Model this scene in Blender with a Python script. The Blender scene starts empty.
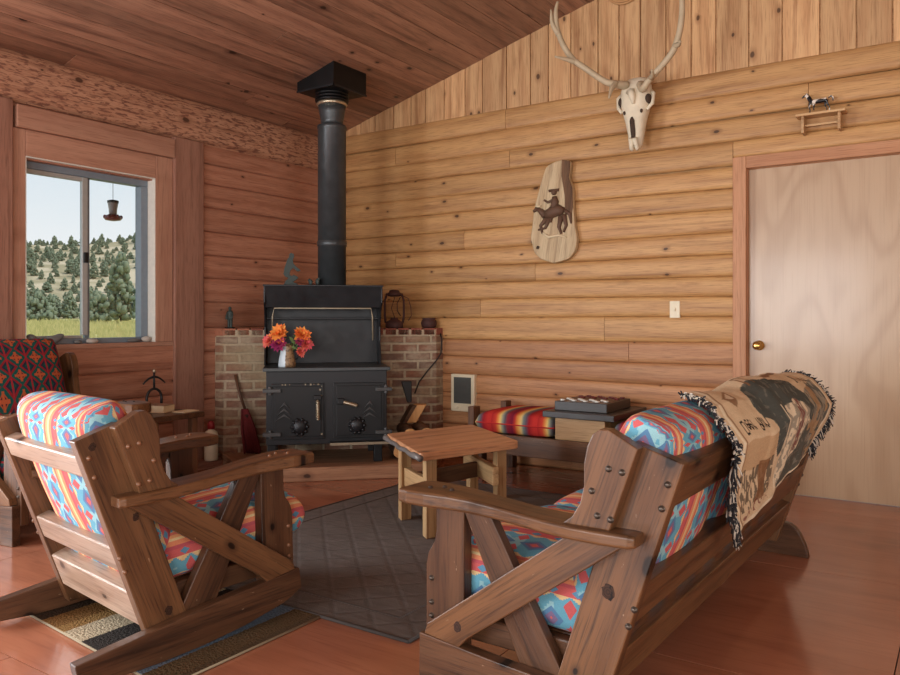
import bpy, bmesh, math, random
import numpy as np
from mathutils import Vector, Matrix
R = random.Random(7)
SC = bpy.context.scene
COL = SC.collection
PI = math.pi

# ------------------------------------------------------------------ helpers
def lin(c):
    return tuple(((v/255)/12.92 if v/255 <= .04045 else ((v/255+.055)/1.055)**2.4) for v in c)

class MB:
    """collects geometry; build() links it as ONE mesh object"""
    def __init__(s):
        s.v = []; s.f = []; s.wc = []; s.rn = []; s.mi = []; s.sm = []
    def add(s, vs, fs, wc=None, rnd=None, mi=0, smooth=False):
        b = len(s.v); r = R.random() if rnd is None else rnd
        s.v += [tuple(p) for p in vs]
        s.wc += [tuple(p) for p in (wc if wc is not None else vs)]
        s.rn += [r]*len(vs)
        for f in fs:
            s.f.append([b+i for i in f]); s.mi.append(mi); s.sm.append(smooth)
    def box(s, a, b, grain='x', mi=0, rnd=None):
        x0, y0, z0 = a; x1, y1, z1 = b
        vs = [(x, y, z) for z in (z0, z1) for y in (y0, y1) for x in (x0, x1)]
        o = (R.random()*40, R.random()*40, R.random()*40)
        k = {'x': (0, 1, 2), 'y': (1, 0, 2), 'z': (2, 0, 1)}[grain]
        wc = [(p[k[0]]+o[0], p[k[1]]+o[1], p[k[2]]+o[2]) for p in vs]
        s.add(vs, [(0,2,3,1),(4,5,7,6),(0,1,5,4),(2,6,7,3),(0,4,6,2),(1,3,7,5)], wc, rnd, mi)
    def prism(s, poly, O, U, V, N, th, mi=0, smooth=False, gd=(1, 0), rnd=None):
        """poly (u,v) in the frame O,U,V, extruded along N by th; grain along gd in (u,v)"""
        O, U, V, N = Vector(O), Vector(U), Vector(V), Vector(N)
        n = len(poly); g = Vector((gd[0], gd[1])).normalized(); h = Vector((-g.y, g.x))
        o = (R.random()*40, R.random()*40, R.random()*40)
        vs = []; wc = []
        for k in (0, 1):
            for u, v in poly:
                vs.append(O+U*u+V*v+N*(th*k))
                p = Vector((u, v)); wc.append((p.dot(g)+o[0], p.dot(h)+o[1], th*k+o[2]))
        fs = [list(range(n))[::-1], [n+i for i in range(n)]]
        fs += [(i, (i+1) % n, n+(i+1) % n, n+i) for i in range(n)]
        s.add(vs, fs, wc, rnd, mi, smooth)
    def lathe(s, prof, O=(0,0,0), A=(0,0,1), n=20, mi=0, smooth=True, cap=True, arc=2*PI):
        A = Vector(A).normalized(); O = Vector(O)
        X = A.orthogonal().normalized(); Y = A.cross(X)
        vs = []; wc = []; fs = []; o = R.random()*30
        for r, z in prof:
            for i in range(n):
                t = arc*i/n
                vs.append(O+A*z+X*(r*math.cos(t))+Y*(r*math.sin(t))); wc.append((z+o, r*math.cos(t)+o, r*math.sin(t)))
        m = len(prof)
        for j in range(m-1):
            for i in range(n):
                k = (i+1) % n
                fs.append((j*n+i, j*n+k, (j+1)*n+k, (j+1)*n+i))
        if cap:
            fs.append(list(range(n))[::-1]); fs.append([(m-1)*n+i for i in range(n)])
        s.add(vs, fs, wc, None, mi, smooth)
    def tube(s, pts, rad, n=8, mi=0, smooth=True, closed=False):
        pts = [Vector(p) for p in pts]; m = len(pts)
        rs = rad if isinstance(rad, (list, tuple)) else [rad]*m
        vs = []; wc = []; fs = []; L = R.random()*30; X = None
        for j, p in enumerate(pts):
            if closed: T = pts[(j+1) % m]-pts[j-1]
            else: T = pts[min(j+1, m-1)]-pts[max(j-1, 0)]
            T = T.normalized() if T.length > 1e-9 else Vector((0,0,1))
            X = T.orthogonal().normalized() if X is None else (X-T*X.dot(T))
            X = X.normalized() if X.length > 1e-6 else T.orthogonal().normalized()
            Y = T.cross(X)
            if j: L += (p-pts[j-1]).length
            for i in range(n):
                t = 2*PI*i/n
                vs.append(p+(X*math.cos(t)+Y*math.sin(t))*rs[j]); wc.append((L, rs[j]*math.cos(t), rs[j]*math.sin(t)))
        for j in range(m if closed else m-1):
            jj = (j+1) % m
            for i in range(n):
                k = (i+1) % n
                fs.append((j*n+i, j*n+k, jj*n+k, jj*n+i))
        if not closed:
            fs.append(list(range(n))[::-1]); fs.append([(m-1)*n+i for i in range(n)])
        s.add(vs, fs, wc, None, mi, smooth)
    def ball(s, c, r, n=12, m=8, mi=0, jit=0):
        c = Vector(c); r = Vector(r) if not isinstance(r, (int, float)) else Vector((r, r, r))
        vs = [c+Vector((0,0,-r.z))]; fs = []
        for j in range(1, m):
            a = -PI/2+PI*j/m
            for i in range(n):
                t = 2*PI*i/n; q = 1+jit*(R.random()-.5)
                vs.append(c+Vector((r.x*math.cos(a)*math.cos(t), r.y*math.cos(a)*math.sin(t), r.z*math.sin(a)))*q)
        vs.append(c+Vector((0,0,r.z)))
        for i in range(n): fs.append((0, 1+(i+1) % n, 1+i))
        for j in range(m-2):
            for i in range(n):
                a = 1+j*n; k = (i+1) % n
                fs.append((a+i, a+k, a+n+k, a+n+i))
        l = len(vs)-1; a = 1+(m-2)*n
        for i in range(n): fs.append((l, a+i, a+(i+1) % n))
        s.add(vs, fs, None, None, mi, True)
    def loft(s, secs, mi=0, smooth=True, cap=True):
        n = len(secs[0]); vs = [p for q in secs for p in q]; fs = []
        for j in range(len(secs)-1):
            for i in range(n):
                k = (i+1) % n
                fs.append((j*n+i, j*n+k, (j+1)*n+k, (j+1)*n+i))
        if cap:
            fs.append(list(range(n))[::-1]); fs.append([(len(secs)-1)*n+i for i in range(n)])
        s.add(vs, fs, None, None, mi, smooth)
    def build(s, name, mats, parent=None, bevel=0, loc=None, subsurf=0, remesh=0):
        me = bpy.data.meshes.new(name)
        me.from_pydata(s.v, [], s.f)
        if not isinstance(mats, (list, tuple)): mats = [mats]
        for m in mats: me.materials.append(m)
        me.polygons.foreach_set('material_index', s.mi)
        me.polygons.foreach_set('use_smooth', s.sm)
        a = me.attributes.new('wc', 'FLOAT_VECTOR', 'POINT'); a.data.foreach_set('vector', [c for p in s.wc for c in p])
        a = me.attributes.new('rnd', 'FLOAT', 'POINT'); a.data.foreach_set('value', s.rn)
        bm = bmesh.new(); bm.from_mesh(me); bmesh.ops.recalc_face_normals(bm, faces=bm.faces); bm.to_mesh(me); bm.free()
        ob = bpy.data.objects.new(name, me); COL.objects.link(ob)
        if parent: ob.parent = parent
        if loc: ob.location = loc
        if remesh:
            md = ob.modifiers.new('remesh', 'REMESH'); md.mode = 'VOXEL'; md.voxel_size = remesh; md.use_smooth_shade = True
            md = ob.modifiers.new('smooth', 'SMOOTH'); md.factor = .5; md.iterations = 3
        if bevel:
            md = ob.modifiers.new('bevel', 'BEVEL'); md.width = bevel; md.segments = 2; md.limit_method = 'ANGLE'; md.angle_limit = .7
        if subsurf:
            md = ob.modifiers.new('sub', 'SUBSURF'); md.levels = subsurf; md.render_levels = subsurf
        return ob

def tag(o, label, cat, group=None, kind=None):
    o['label'] = label; o['category'] = cat
    if group: o['group'] = group
    if kind: o['kind'] = kind
    return o
def struct(o): o['kind'] = 'structure'; return o
def thing(name, label, cat, loc=(0,0,0), rz=0, group=None):
    o = bpy.data.objects.new(name, None); COL.objects.link(o)
    o.location = loc; o.rotation_euler = (0, 0, rz); o.empty_display_size = .1
    return tag(o, label, cat, group)
def copy_thing(o, loc, rz=0, label=None):
    c = o.copy(); COL.objects.link(c); c.location = loc; c.rotation_euler = (0, 0, rz)
    if label: c['label'] = label
    for ch in list(o.children):
        d = ch.copy(); COL.objects.link(d); d.parent = c
    return c

# ------------------------------------------------------------------ node expressions
class X:
    def __init__(s, t, k): s.t = t; s.k = k
    def _m(s, op, *a, clamp=False):
        n = s.t.nodes.new('ShaderNodeMath'); n.operation = op; n.use_clamp = clamp
        for i, q in enumerate((s,)+a):
            if isinstance(q, X): s.t.links.new(q.k, n.inputs[i])
            else: n.inputs[i].default_value = q
        return X(s.t, n.outputs[0])
    def __add__(s, o): return s._m('ADD', o)
    def __sub__(s, o): return s._m('SUBTRACT', o)
    def __mul__(s, o): return s._m('MULTIPLY', o)
    def __truediv__(s, o): return s._m('DIVIDE', o)
    def abs(s): return s._m('ABSOLUTE')
    def floor(s): return s._m('FLOOR')
    def fract(s): return s._m('FRACT')
    def sin(s): return s._m('SINE')
    def pow(s, p): return s._m('POWER', p)
    def ping(s, p): return s._m('PINGPONG', p)
    def lt(s, o): return s._m('LESS_THAN', o)
    def gt(s, o): return s._m('GREATER_THAN', o)
    def min(s, o): return s._m('MINIMUM', o)
    def max(s, o): return s._m('MAXIMUM', o)
    def clamp(s): return s._m('ADD', 0.0, clamp=True)
    def step(s, q): return (s/q).floor()*q
    def smooth(s, a, b):
        n = s.t.nodes.new('ShaderNodeMapRange'); n.interpolation_type = 'SMOOTHSTEP'
        s.t.links.new(s.k, n.inputs[0]); n.inputs[1].default_value = a; n.inputs[2].default_value = b
        return X(s.t, n.outputs[0])

class Mat:
    def __init__(s, name, rough=.5, metal=0, spec=.5, coat=0):
        s.m = bpy.data.materials.new(name); s.m.use_nodes = True; s.t = s.m.node_tree
        s.b = s.t.nodes['Principled BSDF']
        s.b.inputs['Roughness'].default_value = rough; s.b.inputs['Metallic'].default_value = metal
        s.b.inputs['Specular IOR Level'].default_value = spec
        s.b.inputs['Coat Weight'].default_value = coat; s.b.inputs['Coat Roughness'].default_value = .12
    def new(s, k): return s.t.nodes.new(k)
    def attr(s, n):
        a = s.new('ShaderNodeAttribute'); a.attribute_name = n; return a
    def wc(s):
        a = s.attr('wc'); sp = s.new('ShaderNodeSeparateXYZ'); s.t.links.new(a.outputs['Vector'], sp.inputs[0])
        return [X(s.t, q) for q in sp.outputs]
    def rnd(s): return X(s.t, s.attr('rnd').outputs['Fac'])
    def obj(s):
        a = s.new('ShaderNodeTexCoord'); sp = s.new('ShaderNodeSeparateXYZ'); s.t.links.new(a.outputs['Object'], sp.inputs[0])
        return [X(s.t, q) for q in sp.outputs]
    def vec(s, x, y, z):
        n = s.new('ShaderNodeCombineXYZ')
        for i, q in enumerate((x, y, z)):
            if isinstance(q, X): s.t.links.new(q.k, n.inputs[i])
            else: n.inputs[i].default_value = q
        return n.outputs[0]
    def noise(s, v, scale=1, detail=3, rough=.55, dist=0):
        n = s.new('ShaderNodeTexNoise'); s.t.links.new(v, n.inputs['Vector'])
        n.inputs['Scale'].default_value = scale; n.inputs['Detail'].default_value = detail
        n.inputs['Roughness'].default_value = rough; n.inputs['Distortion'].default_value = dist
        return X(s.t, n.outputs[0])
    def voro(s, v, scale=1):
        n = s.new('ShaderNodeTexVoronoi'); n.voronoi_dimensions = '2D'; s.t.links.new(v, n.inputs['Vector']); n.inputs['Scale'].default_value = scale
        sp = s.new('ShaderNodeSeparateColor'); s.t.links.new(n.outputs['Color'], sp.inputs[0])
        return X(s.t, n.outputs['Distance']), X(s.t, sp.outputs[0])
    def mix(s, f, a, b, mode='MIX'):
        n = s.new('ShaderNodeMix'); n.data_type = 'RGBA'; n.blend_type = mode
        for i, q in ((0, f), (6, a), (7, b)):
            if isinstance(q, X): s.t.links.new(q.k, n.inputs[i])
            elif isinstance(q, bpy.types.NodeSocket): s.t.links.new(q, n.inputs[i])
            elif i == 0: n.inputs[0].default_value = q
            else: n.inputs[i].default_value = (*q, 1)
        return n.outputs[2]
    def ramp(s, f, stops, const=True):
        n = s.new('ShaderNodeValToRGB'); cr = n.color_ramp; cr.interpolation = 'CONSTANT' if const else 'LINEAR'
        s.t.links.new(f.k, n.inputs[0])
        while len(cr.elements) < len(stops): cr.elements.new(1)
        for e, (p, c) in zip(cr.elements, stops): e.position = p; e.color = (*lin(c), 1)
        return n.outputs[0]
    def color(s, c):
        i = s.b.inputs['Base Color']
        if isinstance(c, bpy.types.NodeSocket): s.t.links.new(c, i)
        else: i.default_value = (*c, 1)
        return s
    def bump(s, h, st=.3, d=.01):
        n = s.new('ShaderNodeBump'); n.inputs['Strength'].default_value = st; n.inputs['Distance'].default_value = d
        s.t.links.new(h.k, n.inputs['Height']); s.t.links.new(n.outputs[0], s.b.inputs['Normal']); return s
    def scaled(s, c, f):
        """colour c times factor f (X)"""
        n = s.new('ShaderNodeVectorMath'); n.operation = 'SCALE'
        if isinstance(c, bpy.types.NodeSocket): s.t.links.new(c, n.inputs[0])
        else: n.inputs[0].default_value = c
        s.t.links.new(f.k, n.inputs['Scale']); return n.outputs[0]

def plain(name, c, rough=.6, metal=0, spec=.5, var=.12, coat=0, scale=30):
    m = Mat(name, rough, metal, spec, coat)
    a = m.new('ShaderNodeTexCoord').outputs['Object']
    n = m.noise(a, scale, 3)
    m.color(m.scaled(lin(c), n*(2*var)+(1-var)))
    return m.m

def wood(name, base, dark, light, rough=.5, knots=.72, var=.22, bump=.25, mottle=None, ring=48, fine=1.0, coat=0, spec=.4, kr=.012, streak=1.0, wear=0):
    m = Mat(name, rough, 0, spec, coat)
    x, y, z = m.wc(); r = m.rnd()
    ro = r*17.0
    warp = m.noise(m.vec(x*.9+ro, y*3.2, z*3.2), 1, 3)
    rings = ((y*ring+z*ring*.6+warp*13.0+ro).sin()*.5+.5).pow(1.6)
    g1 = m.noise(m.vec(x*1.1, y*24+ro, z*24), 1, 5, .62, .3)
    g2 = m.noise(m.vec(x*7, y*170, z*170), 1, 3, .6)
    g3 = m.noise(m.vec(x*3.0+ro, y*9, z*9), 1, 4, .6)
    c = m.mix((rings*.5+g1*.5).clamp(), lin(light), lin(base))
    c = m.mix(g1.smooth(.48, .74)*(.75*streak), c, lin(dark))
    c = m.mix(g2.smooth(.46, .78)*(.7*fine), c, lin(dark))
    c = m.mix(g3.smooth(.55, .75)*.3, c, lin(dark))
    if mottle:
        mo = m.noise(m.vec(x*14, y*60, z*60), 1, 4, .6, .5).smooth(.48, .60)
        c = m.mix(mo*.8, c, lin(mottle))
    if wear:
        wv = m.noise(m.vec(x*24, y*70, z*70), 1, 3, .65).smooth(.70, .76)
        c = m.mix(wv*wear, c, lin((196, 168, 140)))
    if knots < 1:
        jx = m.noise(m.vec(x*9, y*9, z*9), 1, 2)
        d, cr = m.voro(m.vec(x*3.6+ro+(jx-.5)*.12, y*6.0+r*7+(jx-.5)*.12, r*9), 1)
        d = d/((cr-knots)*(.95/(1-knots))+.4)
        k = (cr.gt(knots))*(X(m.t, d.k).smooth(kr*8, kr*4.5))
        halo = (cr.gt(knots))*(X(m.t, d.k).smooth(kr*20, kr*6))
        c = m.mix(halo*.5, c, lin(dark))
        c = m.mix(k*.9, c, tuple(q*.3 for q in lin(dark)))
    f = (r-.5)*(2*var)+1.0
    c = m.scaled(c, f)
    m.color(c)
    m.bump(g2*.35+g1*.8+rings*.3, bump, .004)
    return m.m

W = {}
W['log_tan'] = wood('tan_log', (176,130,82), (122,80,46), (200,156,102), .5, .74, .09, .3, kr=.0085, streak=.7)
W['log_bounce'] = wood('tan_log_floor_bounce', (172,120,80), (116,72,46), (194,144,100), .5, .74, .11, .3, kr=.0085, streak=.8)  # tan log with reddish floor bounce put into the colour, lower courses only
W['log_red'] = wood('red_log', (166,112,88), (116,70,54), (188,136,110), .5, .88, .10, .35, ring=60, streak=.6, kr=.008)
W['beam'] = wood('hewn_beam', (176,130,102), (134,90,68), (194,148,118), .6, .85, .05, .5, mottle=(112,70,58))
W['gable'] = wood('gable_board', (188,142,98), (142,96,60), (212,172,124), .55, .72, .17, .25, kr=.010)
W['ceil'] = wood('ceiling_plank', (126,88,70), (72,46,38), (160,118,94), .36, .85, .30, .2, spec=.45)
W['trim'] = wood('trim_board', (172,126,104), (140,98,78), (190,146,122), .5, .8, .08, .2, streak=.6)
W['post'] = wood('window_post', (148,106,88), (106,70,56), (170,126,106), .55, .86, .05, .3)
W['furn'] = wood('rustic_wood', (88,57,36), (36,21,13), (120,83,54), .38, .62, .14, .3, ring=55, coat=.06, spec=.35, kr=.011, wear=.5)
W['furn_dark'] = wood('dark_rustic_wood', (74,47,31), (32,19,13), (97,66,45), .4, .68, .14, .3, ring=55, coat=.06, spec=.35, kr=.011, wear=.4)
W['furn_old'] = wood('weathered_rustic_wood', (140,104,78), (92,64,46), (170,134,104), .5, .8, .14, .3, ring=55)
W['whitened'] = wood('window_glare_wood', (142,114,94), (98,72,56), (174,148,128), .35, .8, .10, .25, ring=55, coat=.1)  # paler wood for the rocker's back rails, window glare painted into the colour
W['table'] = wood('table_wood', (190,132,92), (138,86,56), (212,160,118), .4, .8, .12, .2, coat=.15)
W['leg'] = wood('pale_leg_wood', (176,136,92), (128,90,56), (202,166,120), .5, .85, .12, .2)
W['stretch'] = wood('stretcher_wood', (92,62,44), (56,35,24), (118,82,58), .45, .85, .12, .2)
W['hearth'] = wood('hearth_plank', (150,108,80), (100,66,48), (174,132,100), .6, .85, .1, .3)
W['kindling'] = wood('split_log', (206,148,88), (160,100,54), (222,172,116), .6, .9, .12, .3)
W['bark'] = wood('log_bark', (92,66,48), (52,36,27), (120,90,66), .85, 1, .15, .6)
W['plaque'] = wood('carved_slab', (186,158,120), (120,88,58), (212,190,152), .6, .9, .1, .3)

def floor_mat():
    m = Mat('varnished_plywood', .24, 0, .5, .25)
    x, y, z = m.wc(); r = m.rnd()
    g = m.noise(m.vec(x*1.2+r*30, y*5+r*9, 0.0), 1, 4, .55, .8)
    g2 = m.noise(m.vec(x*5, y*70, r*9), 1, 3)
    bl = m.noise(m.vec(x*1.1, y*1.1, 3.0), 1, 3)
    c = m.mix(((g-.3)*1.6).clamp(), lin((186,120,90)), lin((142,86,64)))
    c = m.mix(((g2-.5)*1.1).clamp(), c, lin((116,68,50)))
    c = m.mix(((bl-.5)*1.6).clamp(), c, lin((130,84,68)))
    m.color(m.scaled(c, (r-.5)*.16+1.0))
    s = m.noise(m.vec(x*3, y*3, 0.0), 1, 4)
    m.t.links.new((s*.22+.07).k, m.b.inputs['Roughness'])
    m.bump(g2*.3+s*.4, .06, .004)
    return m.m
W['floor'] = floor_mat()

def birch_mat():
    m = Mat('birch_plywood', .3, 0, .45, .15)
    x, y, z = m.wc()
    warp = m.noise(m.vec(x*.7, y*2.2, z), 1, 2, .5, .4)
    rings = ((warp*46.0+y*5).sin()*.5+.5).pow(2.2)
    g = m.noise(m.vec(x*3, y*120, z), 1, 2)
    c = m.mix(rings*.45, lin((186,158,128)), lin((162,130,100)))
    c = m.mix(((g-.5)*1.2).clamp(), c, lin((156,124,98)))
    m.color(c); m.bump(g, .06, .003)
    return m.m
W['birch'] = birch_mat()

def brick_mat():
    m = Mat('old_brick', .85, 0, .3)
    x, y, z = m.wc()
    v = m.vec(x, y, 0.0)
    wob = m.noise(m.vec(x*6, y*6, 0.0), 1, 2)
    v = m.vec(x+(wob-.5)*.018, y+(wob-.5)*.014, 0.0)
    b = m.new('ShaderNodeTexBrick'); m.t.links.new(v, b.inputs['Vector'])
    b.inputs['Scale'].default_value = 1; b.inputs['Mortar Size'].default_value = .012; b.inputs['Mortar Smooth'].default_value = .35
    b.inputs['Brick Width'].default_value = .215; b.inputs['Row Height'].default_value = .071; b.inputs['Bias'].default_value = -.1
    b.inputs['Color1'].default_value = (*lin((140,98,78)), 1); b.inputs['Color2'].default_value = (*lin((116,94,82)), 1)
    b.inputs['Mortar'].default_value = (*lin((176,160,136)), 1)
    n1 = m.noise(m.vec(x*5, y*9, 1.0), 1, 4)
    n2 = m.noise(m.vec(x*1.7, y*2.2, 4.0), 1, 3)
    c = m.mix(n1.smooth(.42, .68)*.75, b.outputs['Color'], lin((178,162,138)))
    c = m.mix(n2.smooth(.46, .64)*.7, c, lin((160,144,114)))
    n3 = m.noise(m.vec(x*40, y*40, 0.0), 1, 3)
    m.color(m.scaled(c, n3*.6+.7))
    fac = X(m.t, b.outputs['Fac'])
    m.bump((fac*-1.0)+n3*.4, .8, .008)
    return m.m
W['brick'] = brick_mat()
W['cap_brick'] = (lambda: (lambda m: (m.color(m.scaled(m.mix(m.rnd().gt(.45), lin((164,108,84)), lin((142,84,68))), m.noise(m.new('ShaderNodeTexCoord').outputs['Object'], 40, 3)*.7+.65)), m.m)[1])(Mat('cap_brick', .85, 0, .3)))()
W['mortar'] = plain('mortar', (176,158,132), .9)

def iron_mat(name, c, rough=.5):
    m = Mat(name, rough, .35, .5)
    a = m.new('ShaderNodeTexCoord').outputs['Object']
    n = m.noise(a, 14, 4); n2 = m.noise(a, 120, 2)
    m.color(m.scaled(lin(c), n*.7+.65)); m.bump(n2, .12, .003)
    m.t.links.new((n*.3+(rough-.15)).k, m.b.inputs['Roughness'])
    return m.m
W['iron'] = iron_mat('stove_black_steel', (37,38,41), .42)
W['iron_d'] = iron_mat('stove_dark_steel', (28,29,31), .45)
W['pipe'] = iron_mat('stovepipe_steel', (66,70,72), .36)
W['hinge'] = iron_mat('worn_hinge_steel', (74,74,74), .4)
W['box'] = iron_mat('black_box_steel', (14,14,15), .5)
W['worn'] = iron_mat('worn_steel_edge', (150,138,116), .5)
W['black'] = plain('black_metal', (24,23,23), .5)
W['rust'] = plain('rusty_metal', (76,48,44), .7, .2)
W['nickel'] = plain('bright_metal', (200,186,160), .3, .8)
W['brass'] = plain('brass', (206,164,92), .22, .9)
W['bolt'] = plain('dark_bolt', (84,74,66), .4, .7)
W['bolt_wood'] = plain('wood_plug', (128,88,62), .35)
def knot_mat():
    m = Mat('wood_knot', .6, 0, .3); x, y, z = m.wc()
    q = (x*x+y*y).pow(.5); n = m.noise(m.vec(x*70, y*70, z*90), 1, 3)
    ring = ((q+(n-.5)*.006)*900.0).sin()*.5+.5
    c = m.mix(ring*.6, lin((40,24,16)), lin((74,46,30)))
    c = m.mix(n.smooth(.55, .62), c, lin((16,11,9))); m.color(c); return m.m
W['knot'] = knot_mat()
W['white'] = plain('white_paint', (226,224,214), .5)
W['ivory'] = plain('ivory_plastic', (226,214,184), .4)
W['grill'] = plain('heater_grill', (88,88,84), .5, .3)
W['bone'] = plain('weathered_bone', (218,206,180), .7, scale=18, var=.2)
W['bone_d'] = plain('bone_hollow', (66,50,38), .9)
W['antler'] = plain('antler', (186,168,138), .6, scale=14, var=.25)
W['red_bristle'] = plain('red_bristles', (112,36,40), .8, var=.35, scale=90)
W['red'] = plain('red_cap', (150,34,40), .4)
W['cream'] = plain('cream_plastic', (226,214,186), .45)
W['paper'] = plain('paper', (216,196,160), .8)
W['cover'] = plain('book_cover', (146,112,84), .6)
W['stone'] = plain('river_stone', (112,112,110), .7, var=.4, scale=25)
W['stone_p'] = plain('pale_stone', (186,180,170), .7, var=.2, scale=25)
W['alu'] = plain('window_aluminium', (128,142,154), .45, .2)
W['alu_l'] = plain('window_sash_aluminium', (176,182,182), .4, .4)
W['cord'] = plain('black_cord', (26,24,24), .6)
W['enamel'] = plain('white_enamel', (206,216,222), .25)
W['dark_slate'] = plain('dark_stained_top', (58,54,52), .35)
W['reddish'] = plain('feeder_red', (104,28,30), .3)
W['green_patina'] = plain('dark_green_patina', (50,62,58), .6)
W['tan_pot'] = plain('tan_basket', (182,138,92), .7)

def glass_mat():
    m = bpy.data.materials.new('window_glass'); m.use_nodes = True; t = m.node_tree; t.nodes.clear()
    o = t.nodes.new('ShaderNodeOutputMaterial'); mx = t.nodes.new('ShaderNodeMixShader'); f = t.nodes.new('ShaderNodeFresnel')
    f.inputs[0].default_value = 1.35
    tr = t.nodes.new('ShaderNodeBsdfTransparent'); tr.inputs[0].default_value = (.96, .975, .98, 1)
    g = t.nodes.new('ShaderNodeBsdfGlossy'); g.inputs['Roughness'].default_value = .03
    t.links.new(f.outputs[0], mx.inputs[0]); t.links.new(tr.outputs[0], mx.inputs[1]); t.links.new(g.outputs[0], mx.inputs[2]); t.links.new(mx.outputs[0], o.inputs[0])
    return m
W['glass'] = glass_mat()

def southwest(name, kind=0):
    """woven fabric: banded stripes with stepped zigzags and diamonds (wc.x along the bands, wc.y across)"""
    m = Mat(name, .9, 0, .15)
    l, s, z = m.wc()
    if kind == 0:
        P = .235
        a = (s/P).fract()
        zig = (l.ping(.028)).step(.007)/P
        ed = (a-.46).abs()                       # distance from the middle of the turquoise field
        c = m.ramp(a, [(0,(226,196,142)),(.05,(222,150,96)),(.11,(206,92,74)),(.17,(232,190,134)),(.22,(196,66,72)),(.27,(222,120,80)),(.33,(232,196,142)),(.64,(222,140,92)),(.70,(230,196,140)),(.75,(200,74,78)),(.86,(184,60,78)),(.92,(220,128,84))])
        stp = (l/.16).fract()
        c = m.mix(ed.lt(.285)*stp.gt(.38), c, lin((222,186,132)))
        fld = (ed+zig*.6).lt(.285)
        c = m.mix(fld, c, lin((84,158,184)))
        c = m.mix(fld*(ed+zig).lt(.18)*stp.lt(.5), c, lin((138,188,198)))
        dl = ((l/.112).fract()-.5).abs()*.112; ds = ed*P
        dia = (dl*.85+ds*1.25).step(.007)
        c = m.mix(dia.lt(.036), c, lin((60,116,160)))
        c = m.mix(dia.lt(.022), c, lin((112,84,128)))
        c = m.mix(dia.lt(.008), c, lin((206,84,80)))
        tri = ((((l+.056)/.112).fract()-.5).abs()*.112*1.2+(ed-.16).abs()*P*1.0).step(.006)
        c = m.mix(tri.lt(.019), c, lin((196,70,76)))
        d2 = ((((l+.02)/.075).fract()-.5).abs()*.075+(a-.81).abs()*P*1.4).step(.006)
        c = m.mix(d2.lt(.018), c, lin((74,134,170)))
    elif kind == 1:   # serape stripes
        b = (s/.36).fract()
        c = m.ramp(b, [(0,(178,40,44)),(.10,(206,72,54)),(.15,(230,140,74)),(.20,(236,202,120)),(.25,(150,150,136)),(.30,(96,92,98)),(.36,(150,44,56)),(.46,(120,30,56)),(.52,(190,60,50)),(.60,(232,166,84)),(.65,(226,196,130)),(.70,(120,132,128)),(.76,(104,84,96)),(.82,(160,36,44)),(.92,(198,56,50))], False)
    else:             # dark jewel pattern
        P = .115
        a = (s/P).fract(); q = (l/.105).fract()
        ds = (a-.5).abs()*P; dl = (q-.5).abs()*.105
        st = (ds+dl).step(.008)
        c = m.ramp(((st/.115)).clamp(), [(0,(190,150,74)),(.06,(60,36,46)),(.17,(168,84,54)),(.27,(30,84,78)),(.46,(140,40,48)),(.56,(40,50,66)),(.70,(28,80,72)),(.9,(40,52,62))])
        star = ds.min(dl).step(.007).lt(.005)*(ds.max(dl).lt(.034))
        c = m.mix(star, c, lin((184,92,58)))
        c = m.mix(ds.gt(.052), c, lin((156,46,54)))
    if kind == 0: c = m.mix(.14, c, lin((170,172,160)))
    w = m.noise(m.vec(l*420, s*420, z*420), 1, 2)
    m.color(m.scaled(c, w*.5+.75)); m.bump(w, .3, .002)
    return m.m
# woven fabrics
W['sw'] = southwest('southwestern_weave', 0)
W['serape'] = southwest('serape_stripe', 1)
W['jewel'] = southwest('dark_southwestern_weave', 2)

def rug_mat():
    m = Mat('grey_quilted_rug', .95, 0, .1)
    x, y, z = m.wc()
    u = (x+y)*5.2; v = (x-y)*5.2
    d = ((u.fract()-.5).abs()).max((v.fract()-.5).abs())
    n = m.noise(m.vec(x*9, y*9, 0.0), 1, 4); n2 = m.noise(m.vec(x*300, y*300, 0.0), 1, 2)
    st = m.noise(m.vec(x*5, y*30, 2.0), 1, 3)
    c = m.mix(d.smooth(.40, .5)*.3, lin((108,101,96)), lin((84,78,75)))
    c = m.mix(((st-.5)*1.6).clamp(), c, lin((84,74,68)))
    m.color(m.scaled(c, n*.5+n2*.4+.55))
    m.bump(d.smooth(.5, .36)*.4+n2*.4+st*.9+n*.6, .6, .006)
    return m.m
W['rug'] = rug_mat()
W['rug_edge'] = plain('rug_binding', (66,60,57), .9)
def mat_mat():
    m = Mat('striped_wool_mat', .97, 0, .1)
    x, y, z = m.wc()
    n = m.noise(m.vec(x*110, y*110, 0.0), 1, 2)
    k = (x+(n-.5)*.02)
    c = m.ramp((k/1.0).clamp(), [(0,(52,40,32)),(.05,(60,46,34)),(.14,(128,92,52)),(.25,(152,116,70)),(.31,(196,178,148)),(.44,(60,54,50)),(.56,(52,48,46)),(.6,(190,172,140)),(.66,(56,54,56)),(.76,(110,124,140)),(.83,(104,84,60)),(.93,(96,78,58))])
    m.color(m.scaled(c, n*.9+.32)); m.bump(n, 1, .01)
    return m.m
W['mat'] = mat_mat()
W['mat_edge'] = plain('mat_edge', (142,128,104), .95)
def vcol_mat(name, rough=.95):
    m = Mat(name, rough, 0, .1)
    a = m.attr('col'); x, y, z = m.wc()
    n = m.noise(m.vec(x*500, y*500, z*500), 1, 2)
    m.color(m.scaled(a.outputs['Color'], n*.5+.75)); m.bump(n, .3, .002)
    return m.m
W['tapestry'] = vcol_mat('tapestry_weave')
def paint_horse():
    m = Mat('painted_pony', .3, 0, .5)
    a = m.new('ShaderNodeTexCoord').outputs['Object']
    n = m.noise(a, 26, 1)
    m.color(m.mix(n.smooth(.55, .58), lin((30,27,27)), lin((226,214,198))))
    return m.m
W['pony'] = paint_horse()
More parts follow.
